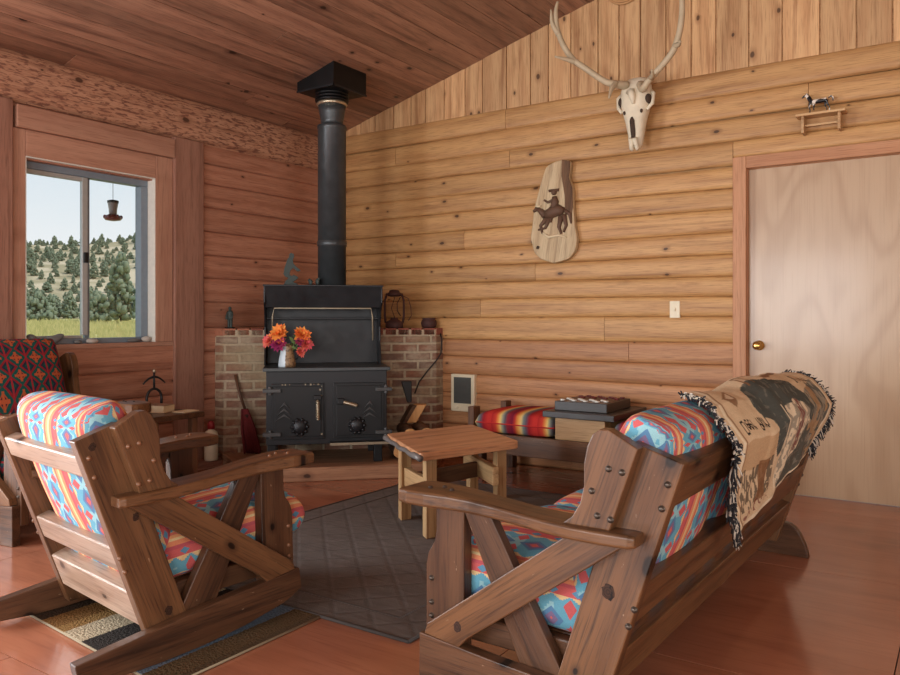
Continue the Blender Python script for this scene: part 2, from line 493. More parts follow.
def petal(name, a, b):
    m = Mat(name, .6, 0, .2); r = m.rnd()
    m.color(m.mix(r, lin(a), lin(b))); return m.m
W['pet_o'] = petal('orange_petal', (238,120,60), (244,170,84))
W['pet_p'] = petal('pink_petal', (226,96,110), (240,140,110))
W['pet_m'] = petal('magenta_petal', (146,44,100), (190,70,110))
W['leaf'] = petal('leaf', (74,100,56), (120,140,84))

# ------------------------------------------------------------------ room shell
SL = .264; CH = 2.757; RIDGE = 4.9
XE = 8.6; YE = -8.2
def ceil_z(x): return CH+SL*x if x <= RIDGE else CH+SL*(2*RIDGE-x)

# floor: big plywood sheets, long side along x
mb = MB()
y = .1; row = 0
ys = [.1, -.30, -1.50, -2.72, -3.94, -5.16, -6.38, -7.60, -8.35]
for j in range(len(ys)-1):
    x = -.2-(1.1 if j % 2 else 0)
    while x < XE+.1:
        x1 = min(x+2.44, XE+.1); a = max(x, -.2)
        g = .002
        r = R.random(); o = R.random()*20
        vs = [(a+g, ys[j+1]+g, 0), (x1-g, ys[j+1]+g, 0), (x1-g, ys[j]-g, 0), (a+g, ys[j]-g, 0)]
        vs += [(p[0], p[1], -.02) for p in vs]
        mb.add(vs, [(0,1,2,3),(0,4,5,1),(1,5,6,2),(2,6,7,3),(3,7,4,0)], [(p[0]+o, p[1], 0) for p in vs], r)
        x = x1
mb.add([(-.3,YE-.2,-.021),(XE+.2,YE-.2,-.021),(XE+.2,.2,-.021),(-.3,.2,-.021)], [(0,1,2,3)], mi=1)
struct(mb.build('floor', [W['floor'], W['furn_dark']]))

# log courses on a wall; f(a, off, z) -> point, a runs along the wall, off is into the room
def courses(mb, f, a0, a1, zs, bulge=.03, joint=3.6, off=0.0, mi=0, flat=1.0, seed=1, jit=0.012):
    rr = random.Random(seed)
    for z0, z1 in zip(zs[:-1], zs[1:]):
        cuts = [a0]; q = a0+rr.uniform(.5, joint)
        while q < a1-.5: cuts.append(q); q += rr.uniform(joint*.5, joint)
        cuts.append(a1)
        for c0, c1 in zip(cuts[:-1], cuts[1:]):
            n = max(2, int((c1-c0)/.35)); TS = [0, .015, .045, .10, .22, .40, .60, .78, .90, .955, .985, 1]; K = 11
            r = rr.random(); o = (rr.random()*30, rr.random()*30)
            vs = []; wc = []; fs = []
            ph = z0*7
            for i in range(n+1):
                a = c0+.0016+(c1-c0-.0032)*i/n
                w0 = jit*.4*math.sin(a*1.7+ph); 
                for k in range(K+1):
                    t = TS[k]; u = abs(2*t-1)
                    d = bulge*(1-u**(2.6+2*flat))-.008*(u > .99)
                    z = z0+(z1-z0)*t+(.006*math.sin(a*1.3+z0*9)*(1-t)*(z0 > .1)+.006*math.sin(a*1.3+z1*9)*t)*(z1 < zs[-1]-.01)*(z0 > zs[0]+.01)
                    vs.append(f(a, off+d-bulge+w0*.5*(1-u), z)); wc.append((a+o[0], t*(z1-z0)*1.05+o[1], 0))
            for i in range(n):
                for k in range(K):
                    b = i*(K+1)+k
                    fs.append((b, b+1, b+K+2, b+K+1))
            # end caps
            for i in (0, n):
                b0 = len(vs); e = [i*(K+1)+k for k in range(K+1)]
                a = c0 if i == 0 else c1
                vs += [vs[k] for k in e]; wc += [wc[k] for k in e]
                vs.append(f(a, off-bulge-.03, z1)); vs.append(f(a, off-bulge-.03, z0)); wc += [wc[e[-1]], wc[e[0]]]
                fs.append(list(range(b0, b0+K+3)))
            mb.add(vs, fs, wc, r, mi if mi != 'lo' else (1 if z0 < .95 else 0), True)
FR = lambda a, o, z: (a, -o, z)          # wall_right is the plane y=0
FL = lambda a, o, z: (o, -a, z)          # wall_left is the plane x=0 (a = -y)
rz = random.Random(3)
zs = [0, .13, .27, .385, .52, .667, .818, .96, 1.132, 1.273, 1.409, 1.55, 1.69, 1.84, 1.985, 2.13, 2.29, 2.44, 2.60, 2.765]
mb = MB()
low = [z for z in zs if z < 2.2]; low[-1] = 2.177
iL = [z for z in zs if z <= 2.13]
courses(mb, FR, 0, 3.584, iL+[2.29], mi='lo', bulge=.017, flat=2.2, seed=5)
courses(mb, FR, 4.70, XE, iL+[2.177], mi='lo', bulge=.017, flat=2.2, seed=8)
courses(mb, FR, 3.584, XE, [2.177, 2.29], bulge=.017, flat=2.2, seed=15)
courses(mb, FR, 0, XE, [2.29, 2.44, 2.60, 2.765], bulge=.017, flat=2.2, seed=11)
mb.box((-.3, .04, -.02), (3.66, .16, 2.80), mi=0)
mb.box((4.62, .04, -.02), (XE+.2, .16, 2.80), mi=0)
mb.box((3.60, .05, 2.10), (4.70, .16, 2.80), mi=0)
wr = struct(mb.build('wall_right', [W['log_tan'], W['log_bounce']]))
# vertical gable boards
mb = MB(); x = 0.02; rb = random.Random(21)
while x < XE:
    w = rb.uniform(.15, .22)
    x1 = min(x+w, XE); g = .004
    za, zb = ceil_z(x)+.05, ceil_z(x1)+.05
    th = .014+rb.uniform(-.003, .003)
    mb.prism([(x+g, 2.757), (x1-g, 2.757), (x1-g, zb), (x+g, za)], (0, .03, 0), (1,0,0), (0,0,1), (0,-1,0), th, gd=(0,1))
    x = x1
mb.prism([(-.1, 2.75), (XE, 2.75), (XE, ceil_z(XE)+.08), (RIDGE, ceil_z(RIDGE)+.08), (-.1, CH+.05)], (0,.03,0), (1,0,0), (0,0,1), (0,1,0), .1)
mb.build('gable_boards', W['gable'], wr, bevel=.003)

# left wall: log courses, hewn beam, window bay
zsL = [0, .15, .33, .50, .685, .87, 1.06, 1.25, 1.43, 1.615, 1.80, 1.98, 2.16, 2.32, 2.465]
zsB = [0, .17, .36, .555, .75, .955]
mb = MB()
courses(mb, FL, 0, 1.395, zsL, bulge=.016, flat=2.6, joint=9, seed=2)
courses(mb, FL, 1.65, 2.82, zsB, bulge=.02, joint=9, flat=2, seed=4)
courses(mb, FL, 3.10, 4.0, zsL, bulge=.028, joint=9, seed=6)
courses(mb, FL, 6.4, -YE, zsL, bulge=.028, joint=3, seed=7)
for a, b, z0, z1 in ((0, 1.40, 0, 2.5), (1.40, 1.80, 0, 2.5), (2.735, 4.0, 0, 2.5), (6.4, -YE, 0, 2.5), (1.79, 2.74, 0, .945), (1.79, 2.74, 2.14, 2.5), (4.0, 6.4, 2.25, 2.5)):
    mb.box((-.19, -b, z0-.02), (-.03, -a, z1), 'y')
wl = struct(mb.build('wall_left', W['log_red']))
mb = MB()
courses(mb, FL, 0, -YE, [2.465, 2.775], bulge=.05, joint=30, off=.045, seed=9)
mb.box((-.19, YE, 2.46), (-.01, 0, 2.80), 'y')
mb.build('hewn_beam', W['beam'], wl)
mb = MB()
mb.box((-.03, -1.658, 0), (.022, -1.395, 2.465), 'z')
mb.box((-.03, -3.12, 0), (.022, -2.815, 2.465), 'z')
mb.build('wall_post', W['post'], wl, bevel=.008)
mb = MB()
mb.box((-.05, -1.803, .955), (.0, -1.66, 2.30), 'z')         # boards round the window
mb.box((-.05, -2.812, .955), (.0, -2.730, 2.30), 'z')
mb.box((-.05, -2.730, 2.137), (.0, -1.803, 2.30), 'y')
mb.box((-.05, -2.795, 2.302), (.03, -1.662, 2.44), 'y')
mb.box((-.19, -2.812, .925), (.008, -1.66, .955), 'y')
struct(mb.build('trim_1', W['trim'], bevel=.004))
mb = MB(); mb.box((-.02, -1.66, 0), (.15, -1.2, .05), 'y'); struct(mb.build('baseboard_left', W['post'], bevel=.006))

# window 1
win = bpy.data.objects.new('window_1', None); COL.objects.link(win); win.location = (-.1, -2.266, .955); struct(win)
def wbox(name, m, lst, bev=.003):
    b = MB()
    for a, c in lst: b.box((a[0]+.1, a[1]+2.266, a[2]-.955), (c[0]+.1, c[1]+2.266, c[2]-.955))
    return b.build(name, m, win, bevel=bev)
Y0, Y1, Z0, Z1 = -2.73, -1.803, .955, 2.137
wbox('jamb_liner', W['white'], [((-.16, Y1-.008, Z0), (-.001, Y1, Z1)), ((-.16, Y0, Z0), (-.001, Y0+.006, Z1)), ((-.16, Y0, Z1-.008), (-.001, Y1, Z1))])
F0 = -.12
wbox('frame', W['alu'], [((F0-.03, Y1-.065, Z0+.036), (F0+.04, Y1-.011, Z1-.061)), ((F0-.03, Y0+.0065, Z0+.036), (F0+.04, Y0+.03, Z1-.061)), ((F0-.03, Y0, Z1-.06), (F0+.04, Y1-.01, Z1-.008)), ((F0-.03, Y0, Z0), (F0+.04, Y1-.01, Z0+.035)), ((F0-.029, -2.272, Z0+.036), (F0+.0, -2.236, Z1-.061))])
wbox('sash', W['alu_l'], [((F0+.002, -2.308, Z0+.056), (F0+.031, -2.268, Z1-.0605)), ((F0+.002, Y0+.046, Z1-.09), (F0+.03, -2.3085, Z1-.0605)), ((F0+.002, Y0+.031, Z0+.0355), (F0+.03, -2.3085, Z0+.055)), ((F0+.002, Y0+.031, Z0+.056), (F0+.03, Y0+.045, Z1-.0605))])
wbox('lock', W['iron_d'], [((F0+.03, -2.300, 1.50), (F0+.05, -2.272, 1.57))])
wbox('pane', W['glass'], [((F0+.012, Y0+.04, Z0+.05), (F0+.016, -2.305, Z1-.085))], 0)
wbox('pane', W['glass'], [((F0-.02, -2.24, Z0+.03), (F0-.016, Y1-.06, Z1-.055))], 0)

# ceiling planks run along y
mb = MB(); rc = random.Random(31)
def cplank(x0, x1, y0, y1):
    g = .003; h = rc.uniform(0, .004)
    z0, z1 = ceil_z(x0+1e-6 if x0 >= RIDGE else x0), ceil_z(x1)
    vs = [(x0+g, y0+g, z0+h), (x1-g, y0+g, z1+h), (x1-g, y1-g, z1+h), (x0+g, y1-g, z0+h)]
    vs += [(p[0], p[1], p[2]+.03) for p in vs]
    o = rc.random()*30
    mb.add(vs, [(0,1,2,3),(0,4,5,1),(1,5,6,2),(2,6,7,3),(3,7,4,0)], [(p[1]+o, p[0]+o, 0) for p in vs], rc.random())
xs = [-.03]
while xs[-1] < RIDGE-.15: xs.append(xs[-1]+.185)
xs[-1] = RIDGE
while xs[-1] < XE+.05: xs.append(xs[-1]+.185)
for a, b in zip(xs[:-1], xs[1:]):
    y = .05
    first = True
    while y > YE-.1:
        L = rc.uniform(.6, 3.6) if first else rc.uniform(1.6, 3.8); first = False
        cplank(a, b, max(y-L, YE-.1), y); y -= L
for s in (0, 1):
    xa, xb = ((-.9, RIDGE), (RIDGE, XE+.3))[s]
    mb.add([(xa, YE-.3, ceil_z(xa)+.035), (xb, YE-.3, ceil_z(xb)+.035), (xb, .25, ceil_z(xb)+.035), (xa, .25, ceil_z(xa)+.035)] +
           [(xa, YE-.3, ceil_z(xa)+.16), (xb, YE-.3, ceil_z(xb)+.16), (xb, .25, ceil_z(xb)+.16), (xa, .25, ceil_z(xa)+.16)], [(0,1,2,3),(4,5,6,7),(0,1,5,4),(1,2,6,5),(2,3,7,6),(3,0,4,7)], mi=1)
struct(mb.build('ceiling', [W['ceil'], W['furn_dark']]))

# unseen walls behind the camera, with openings added for the fill lamps
def wall_open(name, lo, hi, holes, z1, f, m):
    b = MB(); a = lo
    for h0, h1, k0, k1 in holes:
        b.box(f(a, 0)[0], f(h0, z1)[1]); b.box(f(h0, 0)[0], f(h1, k0)[1]); b.box(f(h0, k1)[0], f(h1, z1)[1]); a = h1
    b.box(f(a, 0)[0], f(hi, z1)[1])
    return struct(b.build(name, m))
wall_open('wall_rear', -.2, XE+.2, [(1.2, 3.6, .6, 2.2), (5.0, 7.6, .6, 2.2)], 4.2, lambda a, z: ((a, YE-.15, z), (a, YE, z)), W['log_tan'])
wall_open('wall_side', YE, .1, [(-6.6, -4.2, .5, 2.2)], 3.2, lambda a, z: ((XE, a, z), (XE+.15, a, z)), W['log_tan'])

# door
mb = MB()
mb.prism([(0, 0), (2.095, 0), (2.095, .93), (0, .93)], (3.672, .095, .004), (0,0,1), (1,0,0), (0,-1,0), .04)
dr = struct(mb.build('door_1', W['birch'], bevel=.002))
mb = MB()
mb.lathe([(.033, 0), (.033, .006), (.012, .012), (.012, .035), (.022, .045), (.029, .06), (.026, .075), (.012, .082)], (3.735, .056, .948), (0,-1,0), 18)
mb.build('door_knob', W['brass'], dr)
mb = MB()
def cas(u0, u1, v0, v1, g): mb.box((u0, -.012, v0), (u1, .045, v1), g)
cas(3.584, 3.668, 0, 2.178, 'z'); cas(4.605, 4.695, 0, 2.178, 'z'); cas(3.668, 4.605, 2.10, 2.178, 'x')
mb.box((3.655, .03, 0), (3.672, .16, 2.10), 'z'); mb.box((4.602, .03, 0), (4.62, .16, 2.10), 'z'); mb.box((3.655, .03, 2.098), (4.62, .16, 2.115), 'x')
struct(mb.build('trim_2', wood('door_casing', (180,124,86), (140,90,58), (198,146,106), .5, .86, .08, .2, streak=.6), bevel=.004))

# ------------------------------------------------------------------ brick heat shield and hearth across the corner
s2 = math.sqrt(2)
E1 = Vector((1, 1, 0))/s2; E2 = Vector((1, -1, 0))/s2; UZ = Vector((0, 0, 1))
def dg(e, d, z): return E1*e+E2*d+UZ*z
BT = 1.0
mb = MB()
def brick_face(p, q, z0, z1, s0):
    p, q = Vector(p), Vector(q); L = (q-p).length
    vs = [p+UZ*z0, q+UZ*z0, q+UZ*z1, p+UZ*z1]
    mb.add(vs, [(0,1,2,3)], [(s0, z0, 0), (s0+L, z0, 0), (s0+L, z1, 0), (s0, z1, 0)], .5)
P = [(.0, -1.275, 0), (.095, -1.275, 0), (1.275, -.095, 0), (1.275, 0, 0)]
s0 = 0
for a, b in zip(P[:-1], P[1:]):
    brick_face(a, b, 0, BT-.02, s0); s0 += (Vector(b)-Vector(a)).length
mb.add([(p[0], p[1], BT-.021) for p in P]+[(0, 0, BT-.021)], [(0,1,2,3,4)])
bw = struct(mb.build('wall_brick', W['brick']))
mb = MB()
a = Vector((.095, -1.275, 0)); b = Vector((1.275, -.095, 0)); L = (b-a).length; n = 16
Nn = E2
for i in range(n):
    o = a+(b-a)*(i/n)
    w = L/n-.012
    mb.prism([(0, 0), (w, 0), (w, .056), (0, .056)], o+UZ*(BT-.01), E1, UZ, -E2, .2)
for i in range(2):
    mb.box((0, -1.275+i*.1, BT-.01), (.088, -1.185+i*.1, BT+.046)); mb.box((1.185-i*.1, -.088, BT-.01), (1.275-i*.1, 0, BT+.046))
mb.add([dg(-.75, .86, BT+.045), dg(.75, .86, BT+.045), dg(.3, .3, BT+.045), dg(0, .02, BT+.045), dg(-.3, .3, BT+.045)], [(0,1,2,3,4)], mi=1)
p4 = [(.005, -1.27, 0), (.1, -1.27, 0), (1.27, -.1, 0), (1.27, -.005, 0), (.005, -.005, 0)]
mb.add([(p[0], p[1], BT-.02) for p in p4]+[(p[0], p[1], BT+.036) for p in p4], [(4,3,2,1,0), (5,6,7,8,9)]+[(i, (i+1) % 5, 5+(i+1) % 5, 5+i) for i in range(5)], mi=1)
mb.build('brick_cap', [W['cap_brick'], W['mortar']], bw, bevel=.004)

mb = MB()
hp = [(.02, -1.285), (.80, -1.66), (1.70, -.76), (1.32, -.02)]
hv = [(p[0], p[1], 0) for p in hp]
mb.prism([(x, y) for x, y in [(.1, -1.275), (.80, -1.60), (1.64, -.76), (1.28, -.09)]], (0,0,.001), (1,0,0), (0,1,0), (0,0,1), .088, gd=(1,1))
def curb(p, q, h, t):
    p, q = Vector((*p, 0)), Vector((*q, 0)); d = (q-p).normalized(); nrm = Vector((-d.y, d.x, 0)); L = (q-p).length
    mb.prism([(0, 0), (L, 0), (L, h), (0, h)], p, d, UZ, nrm, t)
curb((.815, -1.66), (1.70, -.775), .098, .09)
curb((.10, -1.30), (.815, -1.66), .092, .08)
curb((1.70, -.775), (1.33, -.06), .092, .08)
struct(mb.build('floor_hearth', W['hearth'], bevel=.008))

# ------------------------------------------------------------------ wood stove
HZ = .09
st = thing('wood_stove', 'black steel double-door wood stove with raised hood standing on the corner hearth', 'stove', tuple(dg(-.06, 1.3, HZ)))
st.rotation_euler = (0, 0, PI/4)   # local x = E1, local -y = E2
SO = dg(-.06, 1.3, HZ)
def sp(name, m, fn, bev=.004, par=None):
    b = MB(); fn(b); return b.build(name, m, par or st, bevel=bev)
# local coords: x along E1 (relative), y = -(D-1.3), z above hearth
def bx(b, e0, e1, d0, d1, z0, z1, mi=0): b.box((e0+.06, -(d1-1.3), z0-HZ), (e1+.06, -(d0-1.3), z1-HZ), mi=mi)
sp('body', W['iron'], lambda b: bx(b, -.487, .359, 1.03, 1.61, .235, .752))
sp('top_plate', W['pipe'], lambda b: bx(b, -.510, .381, 1.0, 1.64, .752, .778))
for e in (-.45, .30):
    for d in (1.08, 1.54):
        sp('leg', W['iron_d'], lambda b: bx(b, e-.03, e+.03, d-.03, d+.03, .0905, .235))
def door(e0, e1, sgn):
    o = sp('firebox_door', W['iron_d'], lambda b: (bx(b, e0, e1, 1.6101, 1.632, .275, .667), bx(b, e0+.02, e1-.02, 1.632, 1.638, .295, .647)), .004)
    he = e0 if sgn < 0 else e1
    for z in (.315, .62):
        def hng(b):
            ha, hb_ = (he-.062, he+.062) if sgn < 0 else (he-.062, he+.055)
            bx(b, ha, hb_, 1.612, 1.658, z-.013, z+.013)
            b.lathe([(.015, -.03), (.015, .03)], (he+.06-.012*sgn*-1, -(1.64-1.3), z-HZ), (0,0,1), 10, smooth=False)
        sp('hinge', W['hinge'], hng, .003, o)
    cx = e0+.19 if sgn < 0 else e0+.165
    def draft(b):
        O = ((cx+.06), -(1.638-1.3), .365-HZ)
        b.lathe([(.052, 0), (.052, .018), (.03, .024), (.012, .03)], O, (0,-1,0), 20)
        for k in range(10):
            t = 2*PI*k/10; c = Vector(O)+Vector((math.cos(t)*.052, -.011, math.sin(t)*.052)); b.ball(c, .013, 8, 6)
    sp('air_dial', W['iron'], draft, 0, o)
    tx = e0+.085 if sgn < 0 else e1-.105
    def tree(b):
        for k, z in enumerate((.515, .475, .435)):
            w = .038+.012*k
            p = [(tx-w, z-.028), (tx-w*.6, z-.012), (tx, z+.006), (tx+w*.6, z-.012), (tx+w, z-.028), (tx+w*.55, z-.004), (tx, z+.022), (tx-w*.55, z-.004)]
            b.prism([(u+.06, v-HZ) for u, v in p], (0, -(1.638-1.3), 0), (1,0,0), (0,0,1), (0,-1,0), .018)
    sp('tree_relief', W['hinge'], tree, .002, o)
    return o
dl = door(-.447, -.088, -1); d2 = door(-.022, .337, 1)
rr = random.Random(5)
for _ in range(14):
    u = rr.choice([-.10, -.115, -.105]); z = rr.choice([.63, .65, .30, .33, .60])+rr.uniform(-.02, .02); wq = rr.uniform(.002, .007)
    if rr.random() < .35: u = rr.uniform(-.42, -.12); z = .66
    sp('paint_chip', W['worn'], lambda b: bx(b, u-wq, u+wq, 1.6315 if z > .648 or abs(u+.0945) < .016 else 1.6375, 1.6392, z-wq, z+wq), 0, dl)
def coil(pts, r=.011):
    def f(b):
        a, c = [Vector((p[0]+.06, -(p[1]-1.3), p[2]-HZ)) for p in pts]
        b.tube([a, c], .006, 8)
        L = (c-a).length; T = (c-a).normalized(); U = T.orthogonal().normalized(); V = T.cross(U); q = []
        for k in range(90):
            t = k/89; q.append(a+(c-a)*(.1+.85*t)+(U*math.cos(t*2*PI*11)+V*math.sin(t*2*PI*11))*r)
        b.tube(q, .0045, 6)
    return f
sp('spring_handle', W['nickel'], coil([(-.132, 1.665, .56), (-.132, 1.67, .41)]), 0, dl)
sp('latch', W['iron_d'], lambda b: bx(b, -.16, -.105, 1.63, 1.672, .553, .585), .004, dl)
sp('spring_handle', W['nickel'], coil([(.035, 1.672, .538), (.145, 1.668, .506)]), 0, d2)
sp('latch', W['iron_d'], lambda b: bx(b, .005, .05, 1.63, 1.68, .52, .56), .004, d2)
sp('ash_lip', W['iron_d'], lambda b: bx(b, -.05, .366, 1.60, 1.70, .235, .252), .003)
sp('lip_edge', W['worn'], lambda b: bx(b, -.05, .366, 1.70, 1.705, .236, .254), 0)
# hood: two shaped cheeks, back, top and front apron
def cheek(e):
    pr = [(1.02, .778), (1.30, .778), (1.27, .84), (1.22, .95), (1.22, 1.06), (1.27, 1.17), (1.36, 1.24), (1.36, 1.36), (1.02, 1.36)]
    def f(b): b.prism([(-(d-1.3), z-HZ) for d, z in pr], (e+.06, 0, 0), (0,1,0), (0,0,1), (1,0,0), .012)
    return f
sp('hood_cheek', W['iron'], cheek(-.515), .003); sp('hood_cheek', W['iron'], cheek(.343), .003)
sp('hood_back', W['iron'], lambda b: bx(b, -.505, .345, 1.02, 1.035, .778, 1.36), .002)
sp('hood_top', W['iron'], lambda b: bx(b, -.520, .360, 1.0, 1.385, 1.36, 1.372), .003)
def apron(b):
    b.prism([(-(1.372-1.3), 1.365-HZ), (-(1.36-1.3), 1.365-HZ), (-(1.31-1.3), 1.205-HZ), (-(1.322-1.3), 1.205-HZ)], (-.505+.06, 0, 0), (0,1,0), (0,0,1), (1,0,0), .85)
sp('hood_apron', W['iron'], apron, .002)
def lip(b):
    q = [(-.455, 1.32, 1.0), (-.452, 1.325, 1.14), (-.44, 1.33, 1.2), (.27, 1.33, 1.2), (.282, 1.325, 1.14), (.285, 1.32, .96)]
    b.tube([(u+.06, -(d-1.3), z-HZ) for u, d, z in q], .006, 6)
sp('hood_rail', W['worn'], lip, 0)
sp('heat_shelf', W['iron'], lambda b: bx(b, -.50, .34, 1.03, 1.22, 1.12, 1.13), .002)

pc = dg(-.012, 1.15, 0)
sv = thing('stovepipe', 'tall dark steel stovepipe rising from the stove hood to the ceiling', 'stovepipe', (pc.x, pc.y, 1.373))
def pz(z): return z-1.373
mb = MB(); mb.lathe([(.108, 0), (.108, pz(2.57)), (.112, pz(2.575)), (.112, pz(2.60)), (.095, pz(2.61))], n=32); mb.build('pipe', W['pipe'], sv)
mb = MB(); mb.lathe([(.109, pz(1.675)), (.113, pz(1.68)), (.113, pz(1.715)), (.109, pz(1.72))], n=32, cap=False)
mb.lathe([(.113, pz(1.697)), (.116, pz(1.70)), (.113, pz(1.703))], n=32, cap=False); mb.build('pipe_band', W['pipe'], sv)
mb = MB(); mb.lathe([(.086, pz(2.60)), (.086, pz(2.64)), (.098, pz(2.70)), (.106, pz(2.755))], n=32); mb.build('reducer', W['pipe'], sv)
mb = MB(); mb.lathe([(.112, pz(2.755)), (.118, pz(2.765)), (.112, pz(2.78))], n=32); mb.build('collar_ring', W['nickel'], sv)
mb = MB()
for k in range(3): mb.lathe([(.11, pz(2.78+.024*k)), (.128, pz(2.786+.024*k)), (.128, pz(2.798+.024*k)), (.11, pz(2.804+.024*k))], n=32)
mb.build('ribbed_collar', W['box'], sv)
bxo = thing('ceiling_support_box', 'black square steel box boxing the stovepipe through the ceiling', 'flue box', (pc.x, pc.y, 2.855))
mb = MB(); h = .185
vs = []
for x, y in ((-h, -h), (h, -h), (h, h), (-h, h)): vs.append((x, y, -.008))
for x, y in ((-h, -h), (h, -h), (h, h), (-h, h)): vs.append((x, y, ceil_z(pc.x+x)+.002-2.855))
mb.add(vs, [(0,1,2,3),(4,5,6,7),(0,1,5,4),(1,2,6,5),(2,3,7,6),(3,0,4,7)])
mb.build('box', W['box'], bxo)
mb = MB(); mb.box((-h-.004, -h-.004, -.012), (h+.004, -h+.004, .0)); mb.box((h-.004, -h-.004, -.012), (h+.004, h+.004, 0)); mb.build('bottom_flange', W['iron'], bxo)

# ------------------------------------------------------------------ rustic seats
def seat(name, label, cat, O, h, sgn, S, zoff, Wd, pitch, ncush, fab, rocker, wood_m, wood_d, bolt, tall=0, dS=1.0, ctop=.0, has_seat=True):
    root = thing(name, label, cat, (O[0], O[1], 0), h)
    cp, spn = math.cos(pitch), math.sin(pitch)
    def L(d, w, z):
        if z > .6: z = z+tall*min(1, (z-.6)/.08)
        dd = d-.35; d2 = .35+dd*cp+z*spn; z2 = -dd*spn+z*cp
        return Vector((-d2*S*dS, sgn*w*S, z2*S+zoff))
    def put_knot(d, w, z, r, par):
        b = MB(); ax = Vector((0, -sgn, 0)); n = 16; rk = random.Random(int(d*1000)); jj = [rk.uniform(.8, 1.1) for _ in range(n)]
        p = L(d, w, z); vs = [p+ax*.0009]; fs = []
        for q, h in ((.55, .0008), (1, .0006)):
            for i in range(n):
                t = 2*PI*i/n; vs.append(p+ax*h+Vector((math.cos(t)*.85, 0, math.sin(t)*1.05))*(r*q*jj[i]))
        for i in range(n):
            k = (i+1) % n; fs += [(0, 1+i, 1+k), (1+i, 1+n+i, 1+n+k, 1+k)]
        b.add(vs, fs, [(v.x-p.x, v.z-p.z, r) for v in vs], .5)
        b.build('knot', W['knot'], par)
    bolt0 = []
    def put_bolt(p, ax, par):
        if not bolt0:
            q = .0058 if rocker else .0066
            b = MB(); b.lathe([(q*1.35, -.002), (q*1.35, .0012), (q, .0015), (q*.95, .005), (q*.5, .0068)], (0,0,0), (0,0,1), 12); o = b.build('bolt', bolt, par); bolt0.append(o)
        else:
            o = bolt0[0].copy(); COL.objects.link(o); o.parent = par
        o.location = p; o.rotation_euler = ax.to_track_quat('Z', 'Y').to_euler()
    def side_plank(part, poly, w0, th, m, flip, gd=(0,1), bolts=(), bev=.0032):
        b = MB(); n = len(poly)
        def wmap(w): return Wd-w if flip else w
        g = Vector(gd).normalized(); hh = Vector((-g.y, g.x)); o = (R.random()*40, R.random()*40, R.random()*40)
        vs = []; wc = []
        for k in (0, 1):
            for d, z in poly:
                vs.append(L(d, wmap(w0+th*k), z)); p = Vector((d, z)); wc.append((p.dot(g)+o[0], p.dot(hh)+o[1], th*k+o[2]))
        fs = [list(range(n)), [n+i for i in range(n)]]+[(i, (i+1) % n, n+(i+1) % n, n+i) for i in range(n)]
        b.add(vs, fs, wc)
        ob = b.build(part, m, root, bevel=bev)
        if bolts:
            for d, z in bolts: put_bolt(L(d, wmap(w0), z), Vector((0, -sgn if not flip else sgn, 0)), ob)
        return ob
    for flip in (False, True):
        if rocker: sk = [(.067,.212),(.059,.139),(.10,.118),(.143,.103),(.30,.074),(.45,.060),(.60,.0555),(.72,.059),(.85,.072),(.862,.137),(.618,.163),(.394,.186)]
        else: sk = [(.068,.212),(.066,.018),(.735,.018),(.722,.07),(.70,.119),(.68,.147),(.655,.164),(.60,.174),(.3,.192)]
        side_plank('skid', sk, .02, .042, wood_d, flip, (1, 0))
        side_plank('front_post', [(.062,.11),(.062,.40),(.070,.435),(.092,.47),(.098,.50),(.098,.585),(.196,.585),(.196,.11)], .062, .042, wood_d, flip, (0, 1), [(.082,.25),(.082,.29),(.082,.36)])
        br_ = side_plank('brace', [(.085,.212),(.096,.243),(.53,.56),(.69,.56),(.236,.231),(.205,.199)], .021, .041, wood_m, flip, (.8, .58))
        side_plank('brace', [(.192,.578),(.28,.578),(.505,.19),(.47,.145),(.395,.145)], .064, .035, wood_d, flip, (-.5, .86))
        po_ = side_plank('back_post', [(.83,.773),(.70,.815),(.492,.18),(.462,.085),(.606,.085)], .062, .042, wood_m, flip, (.33, .94), [(.79,.72),(.775,.66),(.705,.40),(.69,.355)])
        side_plank('wing', [(.73,.805),(.69,.828),(.655,.846),(.632,.846),(.612,.832),(.597,.80),(.588,.755),(.588,.70),(.577,.655),(.555,.618),(.527,.597),(.657,.596)], .021, .041, wood_m, flip, (.33, .94), [(.69,.745),(.655,.75),(.61,.69),(.625,.63),(.66,.625)])
        if not flip and rocker:
            for d, z, r in ((.779,.752,.014), (.652,.516,.014), (.551,.195,.016)): put_knot(d, .062, z, r, po_)
        if not flip and name == 'rustic_sofa':
            put_knot(.636, .062, .43, .022, po_); put_knot(.201, .021, .256, .016, br_)
        # arm: shaped paddle
        b = MB(); secs = []
        prof = [(-.012,.035,.115,.585,.618),(.0,.008,.145,.583,.622),(.04,-.004,.155,.582,.624),(.10,-.004,.152,.582,.625),(.17,.008,.142,.581,.624),(.24,.020,.135,.578,.619),(.32,.024,.130,.573,.611),(.40,.020,.130,.567,.603),(.48,.010,.130,.563,.599),(.56,.003,.130,.561,.597),(.64,.0,.130,.561,.597),(.71,.0,.13,.563,.598),(.728,.006,.125,.566,.596)]
        for d, w0, w1, z0, z1 in prof:
            if flip: w0, w1 = Wd-w0, Wd-w1
            e = .006*(1 if w1 > w0 else -1); q = .006
            secs.append([L(d, w0, z0+q), L(d, w0+e, z0), L(d, w1-e, z0), L(d, w1, z0+q), L(d, w1, z1-q), L(d, w1-e, z1), L(d, w0+e, z1), L(d, w0, z1-q)])
        b.loft(secs, smooth=False)
        o = R.random()*30; b.wc = [(v[0]+o, v[1]+o, v[2]) for v in b.v]
        ob = b.build('arm', wood_m, root, bevel=.003)
        for d, w in ((.08, .06), (.11, .09), (.15, .07)): put_bolt(L(d, Wd-w if flip else w, .6238), Vector((0, 0, 1)), ob)
